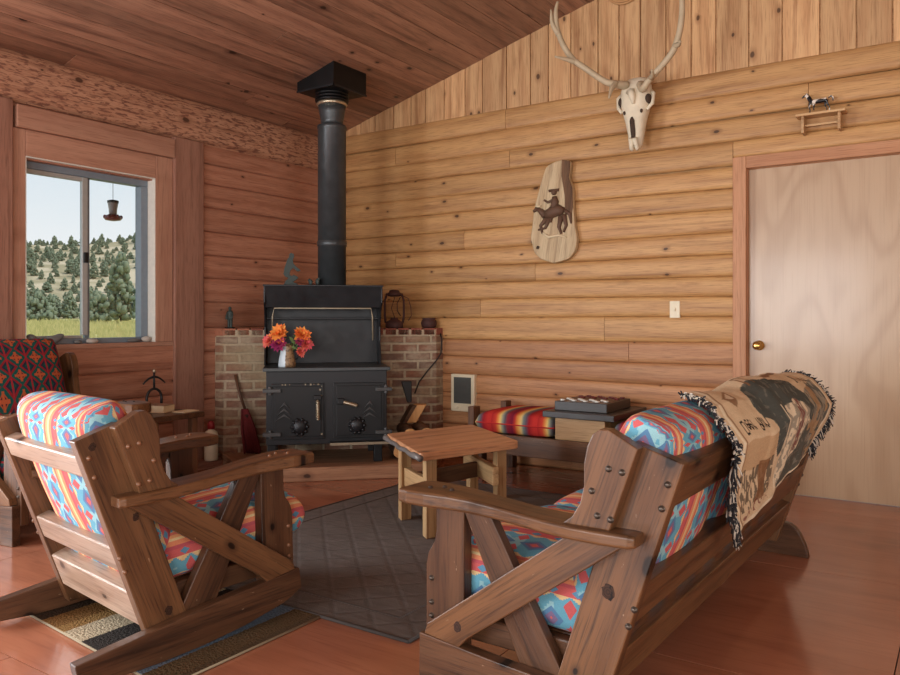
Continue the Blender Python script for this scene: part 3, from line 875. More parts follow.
    def rail(part, za, zb, t, m, w0=.10, w1=None):
        w1 = Wd-.10 if w1 is None else w1
        k = .326; b = MB()
        def dz(z): return .634+(z-.169)*k-.004
        pts = [(dz(za), za), (dz(zb), zb), (dz(zb)-t, zb+t*.3), (dz(za)-t, za+t*.3)]
        o = (R.random()*40, R.random()*40); vs = []; wc = []
        for w in (w0, w1):
            for i, (d, z) in enumerate(pts): vs.append(L(d, w, z)); wc.append((w+o[0], z+o[1], -d))
        b.add(vs, [(0,1,2,3),(4,5,6,7)]+[(i, (i+1) % 4, 4+(i+1) % 4, 4+i) for i in range(4)], wc)
        return b.build(part, m, root, bevel=.005)
    rl = W['whitened'] if rocker else wood_m
    rail('back_rail', .655, .722 if rocker else .765, .045, rl)
    rail('back_rail', .345, .425 if rocker else .455, .05, rl)
    rail('back_rail', .155, .275, .055, rl)
    def hrail(part, d0, d1, z0, z1, w0, w1, m):
        b = MB(); vs = [L(d, w, z) for z in (z0, z1) for w in (w0, w1) for d in (d0, d1)]; o = R.random()*30
        b.add(vs, [(0,2,3,1),(4,5,7,6),(0,1,5,4),(2,6,7,3),(0,4,6,2),(1,3,7,5)], [(v[1]+o, v[0], v[2]) if w1-w0 > .2 else (v[0]+o, v[1], v[2]) for v in vs])
        return b.build(part, m, root, bevel=.005)
    hrail('seat_rail', .07, .11, .17, .27, .105, Wd-.105, wood_d)
    for w in (.105, Wd-.145): hrail('seat_rail', .11, .56, .19, .26, w, w+.04, wood_d)
    hrail('seat_deck', .11, .575, .245, .262, .15, Wd-.15, wood_d)
    # cushions
    def cushion(part, c, A, B, N, a, bb, t, n=28, puff=.02, pw=9, seamless=False, off=(0,0)):
        b = MB(); vs = []; wc = []; fs = []
        for sd in (1, -1):
            base = len(vs)
            for i in range(n+1):
                u = -1+2*i/n; u = math.copysign(1-(1-abs(u))**1.7, u)
                for j in range(n+1):
                    v = -1+2*j/n; v = math.copysign(1-(1-abs(v))**1.7, v)
                    e = max(0, (1-abs(u)**pw))*max(0, (1-abs(v)**pw))
                    hh = t/2*e**.30+puff*(1-u*u)*(1-v*v)
                    rx = 1-.012*abs(v)**4*0; 
                    dd, ww, zz = [c[k]+A[k]*u*a/2+B[k]*v*bb/2+N[k]*hh*sd for k in range(3)]
                    vs.append(L(dd, ww, zz)); ku = max(0, (abs(u)-.8)/.2); kv = max(0, (abs(v)-.8)/.2); wc.append((u*a/2+off[0]-math.copysign(hh*sd, u)*0+math.copysign(ku*(t/2-hh*sd), u)*(ku >= kv), v*bb/2+off[1]+math.copysign(kv*(t/2-hh*sd), v), hh*sd))
            for i in range(n):
                for j in range(n):
                    q = base+i*(n+1)+j; fs.append((q, q+1, q+n+2, q+n+1))
        b.add(vs, fs, wc, .5, smooth=True)
        ob = b.build(part, fab, root)
        me = ob.data; bm = bmesh.new(); bm.from_mesh(me); bmesh.ops.remove_doubles(bm, verts=bm.verts, dist=.0008); bmesh.ops.recalc_face_normals(bm, faces=bm.faces); bm.to_mesh(me); bm.free()
        return ob
    iw = Wd-.21; cw = iw/ncush
    for k in range(ncush):
        wc_ = .105+cw*(k+.5)
        sl = .05
        cushion('seat_cushion', (.300 if rocker else .362, wc_, .362), (1, 0, -sl), (0, 1, 0), (sl, 0, 1), .65 if rocker else .55, cw+.004, .185, puff=.022, off=(.3+k*.17, k*.613+.1))
        cushion('back_cushion', (.637, wc_, .607+tall*.5+ctop), (.326, 0, .945), (0, 1, 0), (-.945, 0, .326), .545+tall, cw+.004, .165, puff=.03, off=(.3+k*.23, k*.613+.05))
    return root, L
CHO = seat('rocking_chair', 'rustic plank rocking chair with turquoise and coral southwestern cushions on the striped mat', 'chair', (2.821, -3.090), 1.434, 1, 1.035, -.0392, .795, .0256, 1, W['sw'], True, W['furn'], W['furn_dark'], W['bolt_wood'])
SFO, SL_ = seat('rustic_sofa', 'long rustic plank sofa with bright southwestern cushions seen from behind', 'sofa', (3.460, -3.432), 3.121, -1, 1.016, -.018, 2.157, 0, 3, W['sw'], False, W['furn'], W['furn_dark'], W['bolt'])
seat('plank_armchair', 'rustic plank armchair with dark red and green patterned cushions below the window', 'chair', (.955, -2.50), .12, -1, 1.03, -.0185, .80, 0, 1, W['jewel'], False, W['furn'], W['furn_dark'], W['bolt'], tall=.06, dS=1.0)

# ------------------------------------------------------------------ tapestry throw over the sofa back
def blanket():
    path = [(.652,.878),(.68,.884),(.73,.882),(.78,.862),(.815,.825),(.840,.792),(.858,.768),(.850,.72),(.812,.60),(.785,.52),(.757,.435)]
    P = [Vector(p) for p in path]; cum = [0]
    for a, b in zip(P[:-1], P[1:]): cum.append(cum[-1]+(b-a).length)
    T = cum[-1]
    def pt(s):
        for k in range(len(P)-1):
            if s <= cum[k+1] or k == len(P)-2:
                t = (s-cum[k])/(cum[k+1]-cum[k]); return P[k].lerp(P[k+1], t)
    NS, NW = 170, 230
    def wl(s):   # near and far edge at path position s
        q = s/T
        return .56-.15*min(1, q/.28)+.36*max(0, (q-.52)/.48)**1.4, 1.87-.20*max(0, (q-.35)/.65)
    vs = []; uv = []
    for i in range(NS+1):
        s = T*i/NS; q = pt(s); a, b = wl(s)
        tr = max(0, (s/T-.45)/.55)
        for j in range(NW+1):
            t = j/NW; w = a+(b-a)*t
            bot = 1-.26*tr*max(0, (t-.15)/.85)        # far bottom hem hangs higher
            ss = s*(bot if tr > 0 else 1); qq = pt(min(ss, T))
            rip = .008*math.sin(w*16+s*5)*tr+.004*math.sin(w*39+s*3)+.009*math.sin(w*7.3)*(1-tr)
            cr_ = (1-tr)*(.010*math.sin(w*6.2+.4)+.006*math.sin(w*13)); vs.append(SL_(qq.x+max(rip, -.004)*.95+.004, w, qq.y+abs(rip)*.5+.005+cr_)); uv.append((t, s/T))
    fs = []
    for i in range(NS):
        for j in range(NW):
            k = i*(NW+1)+j; fs.append((k, k+1, k+NW+2, k+NW+1))
    # woven picture, evaluated per vertex: u across (near->far), v from front hem to rear hem
    C = {k: np.array(lin(v)) for k, v in dict(cream=(212,188,154), pale=(226,212,184), dk=(80,83,78), gr=(140,134,120), br=(134,96,66), tan=(178,142,102), blk=(44,38,36), red=(120,56,54)).items()}
    U = np.array(uv); u = U[:, 0]; v = .40+.60*U[:, 1]
    rng = np.random.default_rng(3)
    def vn(fx, fy, seed):
        g = np.random.default_rng(seed).random((64, 64)); a = u*fx; b = v*fy
        i = np.floor(a).astype(int); j = np.floor(b).astype(int); fa = a-i; fb = b-j
        G = lambda p, q: g[p % 64, q % 64]
        return (G(i, j)*(1-fa)+G(i+1, j)*fa)*(1-fb)+(G(i, j+1)*(1-fa)+G(i+1, j+1)*fa)*fb
    n1 = vn(90, 62, 1); n2 = vn(120, 46, 2); n3 = vn(40, 30, 4)
    col = np.tile(C['cream'], (len(u), 1))
    def put(mask, c, a=1.0): col[mask] = col[mask]*(1-a)+c*a
    def inpoly(poly):
        m = np.zeros(len(u), bool); n = len(poly)
        for k in range(n):
            x0, y0 = poly[k]; x1, y1 = poly[(k+1) % n]
            c = ((y0 > v) != (y1 > v)); xx = (x1-x0)*(v-y0)/((y1-y0) if y1 != y0 else 1e-9)+x0
            m ^= c & (u < xx)
        return m
    # lower picture panels (rear drop)
    pan1 = (u > .06) & (u < .36) & (v > .66) & (v < .97)
    put(pan1 & (v < .76), C['tan'], .6); put(pan1 & (v > .75) & (v < .92) & (n2 > .45), C['blk'], .75); put(pan1 & (v > .74) & (v < .93) & (u > .22) & (u < .31), C['br'], .9)
    put(pan1 & (v > .92) & (n1 > .62), C['red'], .8)
    pan2 = inpoly([(.40,.60),(.70,.58),(.72,.70),(.66,.80),(.52,.86),(.42,.94)])
    put(pan2, C['pale'], .8); put(pan2 & (n1 > .5), C['gr'], .8); put(pan2 & (u > .55) & (u < .62) & (n2 > .5), C['red'], .8)
    low = inpoly([(.42,.94),(.52,.86),(.66,.80),(.72,.70),(.86,.98),(.45,1.0)])
    put(low, C['dk'], .95); put(low & (n1 > .72), C['gr'], .6)
    pan3 = inpoly([(.72,.60),(.96,.52),(.96,.97),(.82,.97),(.74,.76)])
    put(pan3, C['gr'], .9); put(pan3 & (n2 > .5), C['dk'], .8); put(pan3 & (n3 > .62), C['tan'], .7)
    # big dark animal, upside down from here, legs towards the top
    body = inpoly([(x-.03, .46+(y-.445)*1.15) for x, y in [(.30,.51),(.33,.465),(.40,.445),(.48,.47),(.56,.475),(.64,.465),(.72,.50),(.78,.56),(.80,.66),(.75,.645),(.71,.585),(.62,.56),(.54,.58),(.47,.58),(.44,.62),(.45,.70),(.41,.72),(.38,.65),(.36,.585),(.31,.565)]])
    put(body, C['dk']); put(body & (n1 > .7), C['gr'], .4)
    for a in (.355, .395): put((abs(u-a) < .005) & (v > .415) & (v < .49), C['br'])
    put((abs(v-.418-.16*(u-.4)) < .005) & (u > .35) & (u < .62), C['br'])
    # small tent and deer near the top
    put(inpoly([(.09,.52),(.18,.47),(.20,.52),(.15,.555)]), C['br'], .8); put(inpoly([(.115,.52),(.175,.485),(.185,.52)]), C['pale'], .8)
    put(inpoly([(.60,.44),(.78,.425),(.80,.445),(.74,.46),(.70,.452),(.64,.475)]), C['br'], .9)
    for k in range(4): put((abs(v-.41-.014*k) < .003) & (u > .46) & (u < .58), C['gr'])
    # lettering, bottom edge up as it hangs over the back
    FN = {'D': ['####.', '#...#', '#...#', '#...#', '#...#', '#...#', '####.'], 'e': ['.....', '.....', '.###.', '#...#', '#####', '#....', '.###.'], 'r': ['.....', '.....', '#.##.', '##...', '#....', '#....', '#....'],
          'R': ['####.', '#...#', '#...#', '####.', '#.#..', '#..#.', '#...#'], 'u': ['.....', '.....', '#...#', '#...#', '#...#', '#..##', '.##.#'], 'n': ['.....', '.....', '#.##.', '##..#', '#...#', '#...#', '#...#'], ' ': ['.....']*7}
    def text(tx, u0, v0, du, dv):
        for ci, ch in enumerate(tx):
            for r_ in range(7):
                for c_ in range(5):
                    if FN[ch][r_][c_] == '#':
                        x = u0+(ci*6+c_)*du; y = v0+(6-r_)*dv
                        put((u >= x-.0006) & (u < x+du+.0006) & (v >= y-.0006) & (v < y+dv+.0006), C['blk'])
    text('Deer Run', .095, .60, .0040, .0065)
    text('Deer Run', .77, .50, .0034, .0065)
    for a, wd in ((.045, .006), (.41, .005), (.955, .006)):
        put((abs(u-a) < wd) & ((v > .6) | (a != .41)), C['pale'])
    put((abs(u-.058) < .004), C['br'], .8)
    put(u < .02, C['pale']); put(v > .985, C['pale'])
    col *= (0.93+.14*rng.random((len(u), 1)))
    b = MB(); b.add(vs, fs, [(t*1.4, s*.9, 0) for t, s in uv], .5, smooth=True)
    root = thing('tapestry_throw', 'cream and dark green fringed tapestry throw draped over the sofa back', 'blanket', (0, 0, 0))
    me_o = b.build('throw', W['tapestry'], root)
    me = me_o.data; a = me.color_attributes.new('col', 'FLOAT_COLOR', 'POINT')
    a.data.foreach_set('color', np.concatenate([col, np.ones((len(u), 1))], 1).astype(np.float32).ravel())
    md = me_o.modifiers.new('thick', 'SOLIDIFY'); md.thickness = .006; md.offset = 1
    # fringe along both short ends
    fb = MB(); rr = random.Random(12)
    for side in (0, 1):
        for k in range(520):
            i = int(rr.random()**.9*NS); p = Vector(vs[i*(NW+1)+(0 if side == 0 else NW)])
            out = Vector((0, 1 if side == 0 else -1, 0))   # near end is local +y
            ln = rr.uniform(.018, .036); q = p+out*rr.uniform(-.006, .006)+Vector((-.004, 0, .004))
            dn = Vector((rr.uniform(-.5, .1), 0, -1 if i > NS*.5 else rr.uniform(-.7, .2)))
            m1 = q+out*ln*.3+dn*ln*.35+Vector((rr.uniform(-.01,.01), 0, rr.uniform(-.01,.01)))
            e = m1+out*ln*rr.uniform(-.1, .35)+dn*ln*.6
            fb.tube([q, m1, e], [.0028, .0026, .002], 4, mi=0 if rr.random() < .74 else 1)
        # tassels below the rear corner
        for k in range(70):
            i = NS-int(rr.random()*22); p = Vector(vs[i*(NW+1)+(0 if side == 0 else NW)]); out = Vector((0, 1 if side == 0 else -1, 0))
            q = p+out*rr.uniform(0, .03)+Vector((-.006, 0, 0)); ln = rr.uniform(.03, .055)
            fb.tube([q, q+out*.012+Vector((rr.uniform(-.012,.004), 0, -ln*.5)), q+out*.01+Vector((rr.uniform(-.015,.006), 0, -ln))], [.0028, .0026, .002], 4, mi=0 if rr.random() < .74 else 1)
    fr = fb.build('fringe', [plain('dark_yarn', (40,40,44), .95), plain('pale_yarn', (196,186,172), .95)], root); fr['kind'] = 'stuff'
    root.location = SFO.location; root.rotation_euler = SFO.rotation_euler
blanket()

# ------------------------------------------------------------------ coffee table
TL = [(2.052,-1.72), (2.612,-2.151), (2.828,-1.523), (2.251,-1.097)]
c = Vector((2.43, -1.62))
tb = thing('coffee_table', 'small square wooden coffee table with pale legs and a worn metal-strapped edge', 'table', (c.x, c.y, 0))
loc = [(x-c.x, y-c.y) for x, y in TL]
def rounded(poly, r=.03, k=4):
    out = []; n = len(poly)
    for i in range(n):
        p, a, b = Vector(poly[i]), Vector(poly[i-1]), Vector(poly[(i+1) % n])
        p0 = p+(a-p).normalized()*r; p1 = p+(b-p).normalized()*r
        for q in range(k+1):
            t = q/k; out.append(tuple(p0*(1-t)**2+p*2*t*(1-t)+p1*t*t))
    return out
dX = (Vector(loc[1])-Vector(loc[0])).normalized(); dY = (Vector(loc[3])-Vector(loc[0])).normalized()
mb = MB(); mb.prism(rounded(loc, .035), (0,0,.41), (1,0,0), (0,1,0), (0,0,1), .042, gd=tuple(dY)); mb.build('table_top', W['table'], tb, bevel=.006)
mb = MB()
nl = Vector((dX.y, -dX.x)) if Vector((dX.y, -dX.x)).dot(-dY) > 0 else Vector((-dX.y, dX.x))
P0, P1 = Vector(loc[0]), Vector(loc[1])
mb.tube([(P0.lerp(P1, t)+nl*(.003+.004*math.sin(t*17))).to_3d()+UZ*(.429-.006*math.sin(t*PI)+.003*math.sin(t*23)) for t in [k/14 for k in range(15)]], [.017 if k < 2 or k > 11 else .013 for k in range(15)], 10)
mb.build('metal_edge', iron_mat('galvanised_strap', (126,120,116), .5), tb)
def bil(a, b):
    p = Vector(loc[0]).lerp(Vector(loc[1]), a); q = Vector(loc[3]).lerp(Vector(loc[2]), a); return p.lerp(q, b)
LG = [bil(.27, .07), bil(.86, .12), bil(.84, .90), bil(.22, .86)]
LG[0] = Vector((2.262-c.x, -1.815-c.y)); LG[1] = Vector((2.585-c.x, -2.03-c.y)); LG[2] = Vector((2.73-c.x, -1.57-c.y)); LG[3] = Vector((2.35-c.x, -1.25-c.y))
for p in LG:
    mb = MB(); q = [(p+dX*a*.034+dY*b*.034) for a, b in ((-1,-1),(1,-1),(1,1),(-1,1))]
    mb.prism([tuple(x) for x in q], (0,0,.0085), (1,0,0), (0,1,0), (0,0,1), .402, gd=(1,0)); o = R.random()*30
    mb.wc = [(v[2]+o, v[0]+o, v[1]) for v in mb.v]
    mb.build('leg', W['leg'], tb, bevel=.004)
def stretcher(p, q, z0, z1, t, m):
    mb = MB(); d = (q-p).normalized(); nn = Vector((-d.y, d.x))
    mb.prism([(0, 0), ((q-p).length, 0), ((q-p).length, z1-z0), (0, z1-z0)], (p-nn*t/2).to_3d()+UZ*z0, d.to_3d(), UZ, nn.to_3d(), t)
    mb.build('stretcher', m, tb, bevel=.004)
stretcher(LG[0]+(LG[1]-LG[0]).normalized()*.035, LG[1]-(LG[1]-LG[0]).normalized()*.035, .20, .30, .035, W['leg'])
off = (LG[1]-LG[2]).normalized()*.06*0
stretcher(LG[3]+(LG[2]-LG[3]).normalized()*.0+dY*-.05, LG[2]+(LG[2]-LG[3]).normalized()*.05+dY*-.05, .22, .32, .036, W['leg'])
m0 = (LG[0]+LG[1])/2; m1 = (LG[3]+LG[2])/2-dY*.07
stretcher(m0, m1, .215, .30, .036, W['stretch'])

# ------------------------------------------------------------------ rugs
mb = MB()
x0, x1, y0, y1 = 1.695, 3.27, -3.12, -.80
mb.add([(x0,y0,.0005),(x1,y0,.0005),(x1,y1,.0005),(x0,y1,.0005),(x0,y0,.008),(x1,y0,.008),(x1,y1,.008),(x0,y1,.008)], [(4,5,6,7),(0,1,5,4),(1,2,6,5),(2,3,7,6),(3,0,4,7)])
rg = tag(mb.build('area_rug', W['rug']), 'large dark grey quilted area rug on the floor below the coffee table', 'rug')
mb = MB()
for a, b in (((x0,y0),(x1,y0)), ((x1,y0),(x1,y1)), ((x1,y1),(x0,y1)), ((x0,y1),(x0,y0))):
    mb.tube([(*a, .006), (*b, .006)], .0065, 6)
i_ = .15
for a, b in (((x0+i_,y0+i_),(x1-i_,y0+i_)), ((x1-i_,y0+i_),(x1-i_,y1-i_)), ((x1-i_,y1-i_),(x0+i_,y1-i_)), ((x0+i_,y1-i_),(x0+i_,y0+i_))):
    mb.tube([(*a, .0075), (*b, .0075)], .003, 5)
mb.build('binding', W['rug_edge'], rg)
mb = MB()
q = [(1.90,-3.715),(2.86,-3.80),(2.86,-3.13),(1.90,-3.13)]
N = 8
mb.add([(x,y,.0005) for x,y in q]+[(x,y,.011) for x,y in q], [(4,5,6,7),(0,1,5,4),(1,2,6,5),(2,3,7,6),(3,0,4,7)], [(x-1.90, y, 0) for x, y in q]*2)
mt = tag(mb.build('wool_mat', W['mat']), 'small striped brown, cream and black wool mat beneath the rocking chair', 'mat')
mb = MB()
for a, b in zip(q, q[1:]+q[:1]): mb.tube([(*a, .0055), (*b, .0055)], .0045, 6)
mb.build('edging', W['mat_edge'], mt)

# ------------------------------------------------------------------ bench with serape cushions along the right wall
BX0, BX1, BY0, BY1 = 1.95, 3.50, -.62, -.07
bn = thing('plank_bench', 'low wooden plank bench standing along the log wall behind the sofa', 'bench', (BX0, BY1, 0))
def bb(name, a, b, m, g='x', bev=.005):
    q = MB(); q.box((a[0]-BX0, a[1]-BY1, a[2]), (b[0]-BX0, b[1]-BY1, b[2]), g); return q.build(name, m, bn, bevel=bev)
bb('front_rail', (BX0, BY0-.02, .19), (BX1, BY0+.02, .325), W['furn'])
bb('back_rail', (BX0, BY1-.04, .19), (BX1, BY1, .325), W['furn_dark'])
bb('seat_deck', (BX0+.02, BY0+.02, .285), (BX1-.02, BY1-.04, .31), W['furn_dark'])
for x in (BX0, BX1-.07):
    bb('leg', (x, BY0+.02, 0), (x+.07, BY0+.09, .19), W['furn_dark'], 'z'); bb('leg', (x, BY1-.09, 0), (x+.07, BY1-.02, .19), W['furn_dark'], 'z')
bb('end_post', (BX0-.03, BY0-.01, .30), (BX0+.02, BY0+.08, .50), W['stretch'], 'z')
bb('end_post', (BX0-.03, BY1-.10, .30), (BX0+.02, BY1-.02, .50), W['stretch'], 'z')
def bench_cushion(xa, xb, label):
    b = MB(); n = 26; vs = []; wc = []; fs = []; a = xb-xa; d = .54; t = .155
    cx, cy, cz = (xa+xb)/2, (BY0+BY1)/2-.005, .395
    for sd in (1, -1):
        base = len(vs)
        for i in range(n+1):
            u = -1+2*i/n; u = math.copysign(abs(u)**.75, u)
            for j in range(n+1):
                v = -1+2*j/n; v = math.copysign(abs(v)**.75, v)
                e = max(0, 1-abs(u)**8)*max(0, 1-abs(v)**8); hh = t/2*e**.32+.014*(1-u*u)*(1-v*v)
                if sd < 0: hh = t/2*e**.32
                vs.append((u*a/2, v*d/2, hh*sd)); wc.append((v*d/2, u*a/2+xa, hh*sd))
        for i in range(n):
            for j in range(n): q = base+i*(n+1)+j; fs.append((q, q+1, q+n+2, q+n+1))
    b.add(vs, fs, wc, .5, smooth=True)
    b.tube([(u*a/2*.995, v*d/2*.995, 0) for u, v in ((-1,-.97),(-.97,-1),(.97,-1),(1,-.97),(1,.97),(.97,1),(-.97,1),(-1,.97))], .005, 5, closed=True)
    o = b.build('bench_cushion', W['serape'], None, loc=(cx, cy, cz)); tag(o, label, 'cushion', 'striped bench cushions')
bench_cushion(BX0+.025, 2.585, 'striped serape bench cushion lying left of the checkers box')
bench_cushion(3.0, BX1-.02, 'striped serape bench cushion lying right of the checkers box, half behind the sofa')

gt = thing('game_stand', 'small wooden block stand with a dark tray top sitting on the bench', 'stand', (2.78, -.36, .3262))
mb = MB(); mb.box((-.175, -.275, 0), (.175, .255, .145)); mb.build('block', W['leg'], gt, bevel=.006)
mb = MB(); mb.box((-.25, -.31, .147), (.25, .28, .188)); mb.build('tray_top', W['dark_slate'], gt, bevel=.005)
cb = thing('checkers_box', 'flat dark wooden checkerboard box resting on the tray stand', 'board game', (2.76, -.36, .5147))
mb = MB(); mb.box((-.185, -.22, 0), (.185, .2, .06)); mb.build('box', W['dark_slate'], cb, bevel=.004)
mb = MB()
for i in range(8):
    for j in range(8):
        mb.box((-.165+i*.041, -.2+j*.0475, .0595), (-.165+(i+1)*.041, -.2+(j+1)*.0475, .0615), mi=(i+j) % 2)
mb.build('board_squares', [plain('dark_square', (44,36,34), .4), plain('light_square', (120,94,76), .4)], cb)
ck = None; rr = random.Random(9)
spots = [(i, j) for j in (0, 1, 2, 5, 6, 7) for i in range(8) if (i+j) % 2 == 0]
for (i, j) in spots:
    wht = j < 3
    key = 'w' if wht else 'd'
    p = (2.76-.165+(i+.5)*.041, -.36-.2+(j+.5)*.0475, .5765)
    m = MB(); 
    if wht not in (globals().get('_ck') or {}):
        m.lathe([(.0165, 0), (.0175, .002), (.0175, .007), (.0165, .009)], n=16); o = m.build('checker_piece', W['white'] if wht else W['reddish'])
        globals().setdefault('_ck', {})[wht] = o
    else:
        o = globals()['_ck'][wht].copy(); COL.objects.link(o)
    o.location = p
    tag(o, 'round white checker piece on the checkerboard box' if wht else 'round dark red checker piece on the checkerboard box', 'game piece', 'white checkers' if wht else 'dark checkers')

# ------------------------------------------------------------------ wall things
hv = thing('wall_heater', 'cream electric wall heater with a dark grille low on the log wall', 'heater', (1.486, 0, .526))
mb = MB(); mb.box((-.112, -.03, -.15), (.112, .02, .15)); mb.build('case', W['ivory'], hv, bevel=.006)
mb = MB(); mb.box((-.082, -.0315, -.085), (.082, -.03, .125))
for k in range(20): mb.box((-.08, -.036, -.083+k*.0105), (.08, -.031, -.079+k*.0105))
mb.build('grille', W['grill'], hv)
mb = MB(); mb.lathe([(.012, 0), (.012, .008), (.006, .01)], (-.05, -.03, -.12), (0,-1,0), 12); mb.build('thermostat_knob', W['cream'], hv)

sw = thing('light_switch', 'ivory light switch plate on the log wall left of the door', 'light switch', (3.20, -.001, 1.185))
mb = MB(); mb.box((-.035, -.006, -.058), (.035, .03, .058)); mb.build('plate', W['ivory'], sw, bevel=.003)
mb = MB(); mb.box((-.006, -.016, -.012), (.006, -.006, .012)); mb.build('toggle', W['cream'], sw, bevel=.002)

# carved slab with a rider in relief
pl = thing('carved_plaque', 'live-edge wooden wall plaque with a carved dark horse and rider', 'wall decoration', (2.29, -.002, 1.92))
pts = [(-.051,.339),(.008,.366),(.081,.378),(.153,.363),(.15,.291),(.139,.24),(.17,.158),(.174,.014),(.184,-.105),(.203,-.211),(.189,-.302),(.139,-.358),(.008,-.386),(-.096,-.348),(-.149,-.299),(-.179,-.189),(-.164,-.081),(-.149,.039),(-.123,.118),(-.096,.21)]
mb = MB(); mb.prism(rounded(pts, .02, 2), (0,0,0), (1,0,0), (0,0,1), (0,-1,0), .045, gd=(.15,1)); mb.build('slab', W['plaque'], pl, bevel=.008)
mb = MB(); mb.prism([(.085,.375),(.15,.36),(.148,.29),(.14,.24),(.168,.16),(.172,.02),(.16,-.04),(.11,-.03),(.105,.12),(.08,.26)], (0,-.043,0), (1,0,0), (0,0,1), (0,-1,0), .008, gd=(.1,1)); mb.build('bark_strip', W['bark'], pl, bevel=.003)
mb = MB()
def tw(p, r): mb.tube([(x, -.05, z) for x, z in p], r, 7)
tw([(-.05,-.02),(.0,-.01),(.06,.005),(.10,-.01)], [.03,.045,.045,.03])      # horse barrel
tw([(-.05,-.03),(-.09,.01),(-.12,.03)], [.03,.022,.012]); tw([(-.12,.03),(-.15,.01)], [.018,.010])
tw([(-.04,-.05),(-.09,-.10),(-.075,-.16)], [.02,.013,.008]); tw([(-.02,-.05),(-.05,-.12),(-.11,-.13)], [.02,.012,.008])
tw([(.08,-.04),(.06,-.12),(.08,-.17)], [.024,.014,.009]); tw([(.10,-.03),(.12,-.11),(.10,-.16)], [.022,.013,.008]); tw([(.11,.0),(.15,-.03),(.16,-.10)], [.014,.016,.006])
tw([(.02,.02),(.03,.07),(.025,.11)], [.028,.03,.018]); mb.ball((.022, -.052, .14), .022); tw([(-.02,.155),(.06,.155)], .011); tw([(.03,.09),(-.03,.07),(-.06,.09)], [.012,.01,.008]); tw([(.04,.03),(.0,-.03),(-.01,-.08)], [.018,.014,.012])
mb.build('rider_relief', plain('burnt_carving', (96,68,50), .7), pl)
mb = MB()
tw([(-.08,-.15),(-.02,-.19),(.06,-.18),(.12,-.2)], [.006,.012,.01,.006]); tw([(.0,.05),(.05,.06)], .014); tw([(-.02,-.02),(.03,-.02)], .02); tw([(-.13,.05),(-.09,.045)], .009)
mb.build('pale_relief', W['paper'], pl)
mb = MB(); tw([(-.12,-.26),(-.105,-.265)], .012); mb.build('peg_hole', W['bone_d'], pl)

# skull with antlers
sk = thing('antlered_skull', 'bleached elk skull with wide antlers mounted high on the wall', 'skull', (2.97, -.02, 2.55))
mb = MB(); secs = []
for zz, hx, fy, by in ((.235,.05,-.10,-.03),(.215,.085,-.135,-.02),(.17,.105,-.165,-.02),(.11,.112,-.18,-.02),(.05,.108,-.185,-.025),(-.01,.092,-.18,-.03),(-.07,.073,-.17,-.035),(-.13,.062,-.158,-.045),(-.19,.052,-.142,-.055),(-.235,.043,-.128,-.065),(-.26,.026,-.112,-.075)):
    sec = []
    for k in range(16):
        t = 2*PI*k/16; cx = math.cos(t); sy = math.sin(t)
        cy = (fy+by)/2; ry = (by-fy)/2
        xx = hx*math.copysign(abs(cx)**.8, cx)
        sec.append((xx, cy-ry*math.copysign(abs(sy)**.85, sy), zz))
    secs.append(sec)
mb.loft(secs)
mb.build('cranium', W['bone'], sk, subsurf=1)
mb = MB()
for sx in (-1, 1): mb.ball((sx*.092, -.125, .065), (.026, .036, .036), 14, 10)
for sx in (-1, 1): mb.ball((sx*.06, -.165, -.02), (.01, .012, .014), 8, 6)
mb.build('eye_socket', W['bone_d'], sk)
mb = MB()
mb.loft([[(x*.9-.004, y, z) for x, y, z in ((-w, -f, zz), (w, -f, zz), (w, -f+.05, zz), (-w, -f+.05, zz))] for zz, w, f in ((-.055,.006,.176),(-.08,.018,.174),(-.15,.019,.156),(-.21,.014,.140),(-.245,.007,.125))])
mb.build('nasal_opening', W['bone_d'], sk)
for sx in (-1, 1):
    mb = MB()
    mb.tube([(sx*.105, -.10, .12), (sx*.125, -.11, .10), (sx*.12, -.12, .03), (sx*.09, -.14, -.01)], [.016, .014, .013, .01], 8)
    mb.build('cheek_bone', W['bone'], sk)
    mb = MB(); mb.tube([(sx*.012, -.17, -.20), (sx*.02, -.135, -.262), (sx*.016, -.125, -.275)], [.018, .016, .008], 8); mb.build('nose_bone', W['bone'], sk)
mb = MB(); mb.tube([(-.012, -.18, .12), (.005, -.19, .08), (.01, -.185, .03)], [.03, .022, .01], 10); mb.build('brow_ridge', W['bone'], sk)
SKO = Vector((2.97, -.02, 2.55))
def ant(pts, rad, tines):
    b = MB(); P_ = [Vector(p)-SKO for p in pts]
    # smooth path
    def cr(P4, t):
        a, b_, c_, d_ = P4; return .5*((2*b_)+(c_-a)*t+(2*a-5*b_+4*c_-d_)*t*t+(3*b_-a-3*c_+d_)*t**3)
    def sm(P0, rd, m=5):
        Q = [P0[0]*2-P0[1]]+P0+[P0[-1]*2-P0[-2]]; o = []; rr_ = []
        for k in range(len(P0)-1):
            for j in range(m):
                o.append(cr(Q[k:k+4], j/m)); rr_.append(rd[k]+(rd[k+1]-rd[k])*j/m)
        return o+[P0[-1]], rr_+[rd[-1]]
    o, r_ = sm(P_, rad); b.tube(o, r_, 10)
    for tp, tr in tines:
        o, r_ = sm([Vector(p)-SKO for p in tp], tr); b.tube(o, r_, 8)
    return b.build('antler', W['antler'], sk)
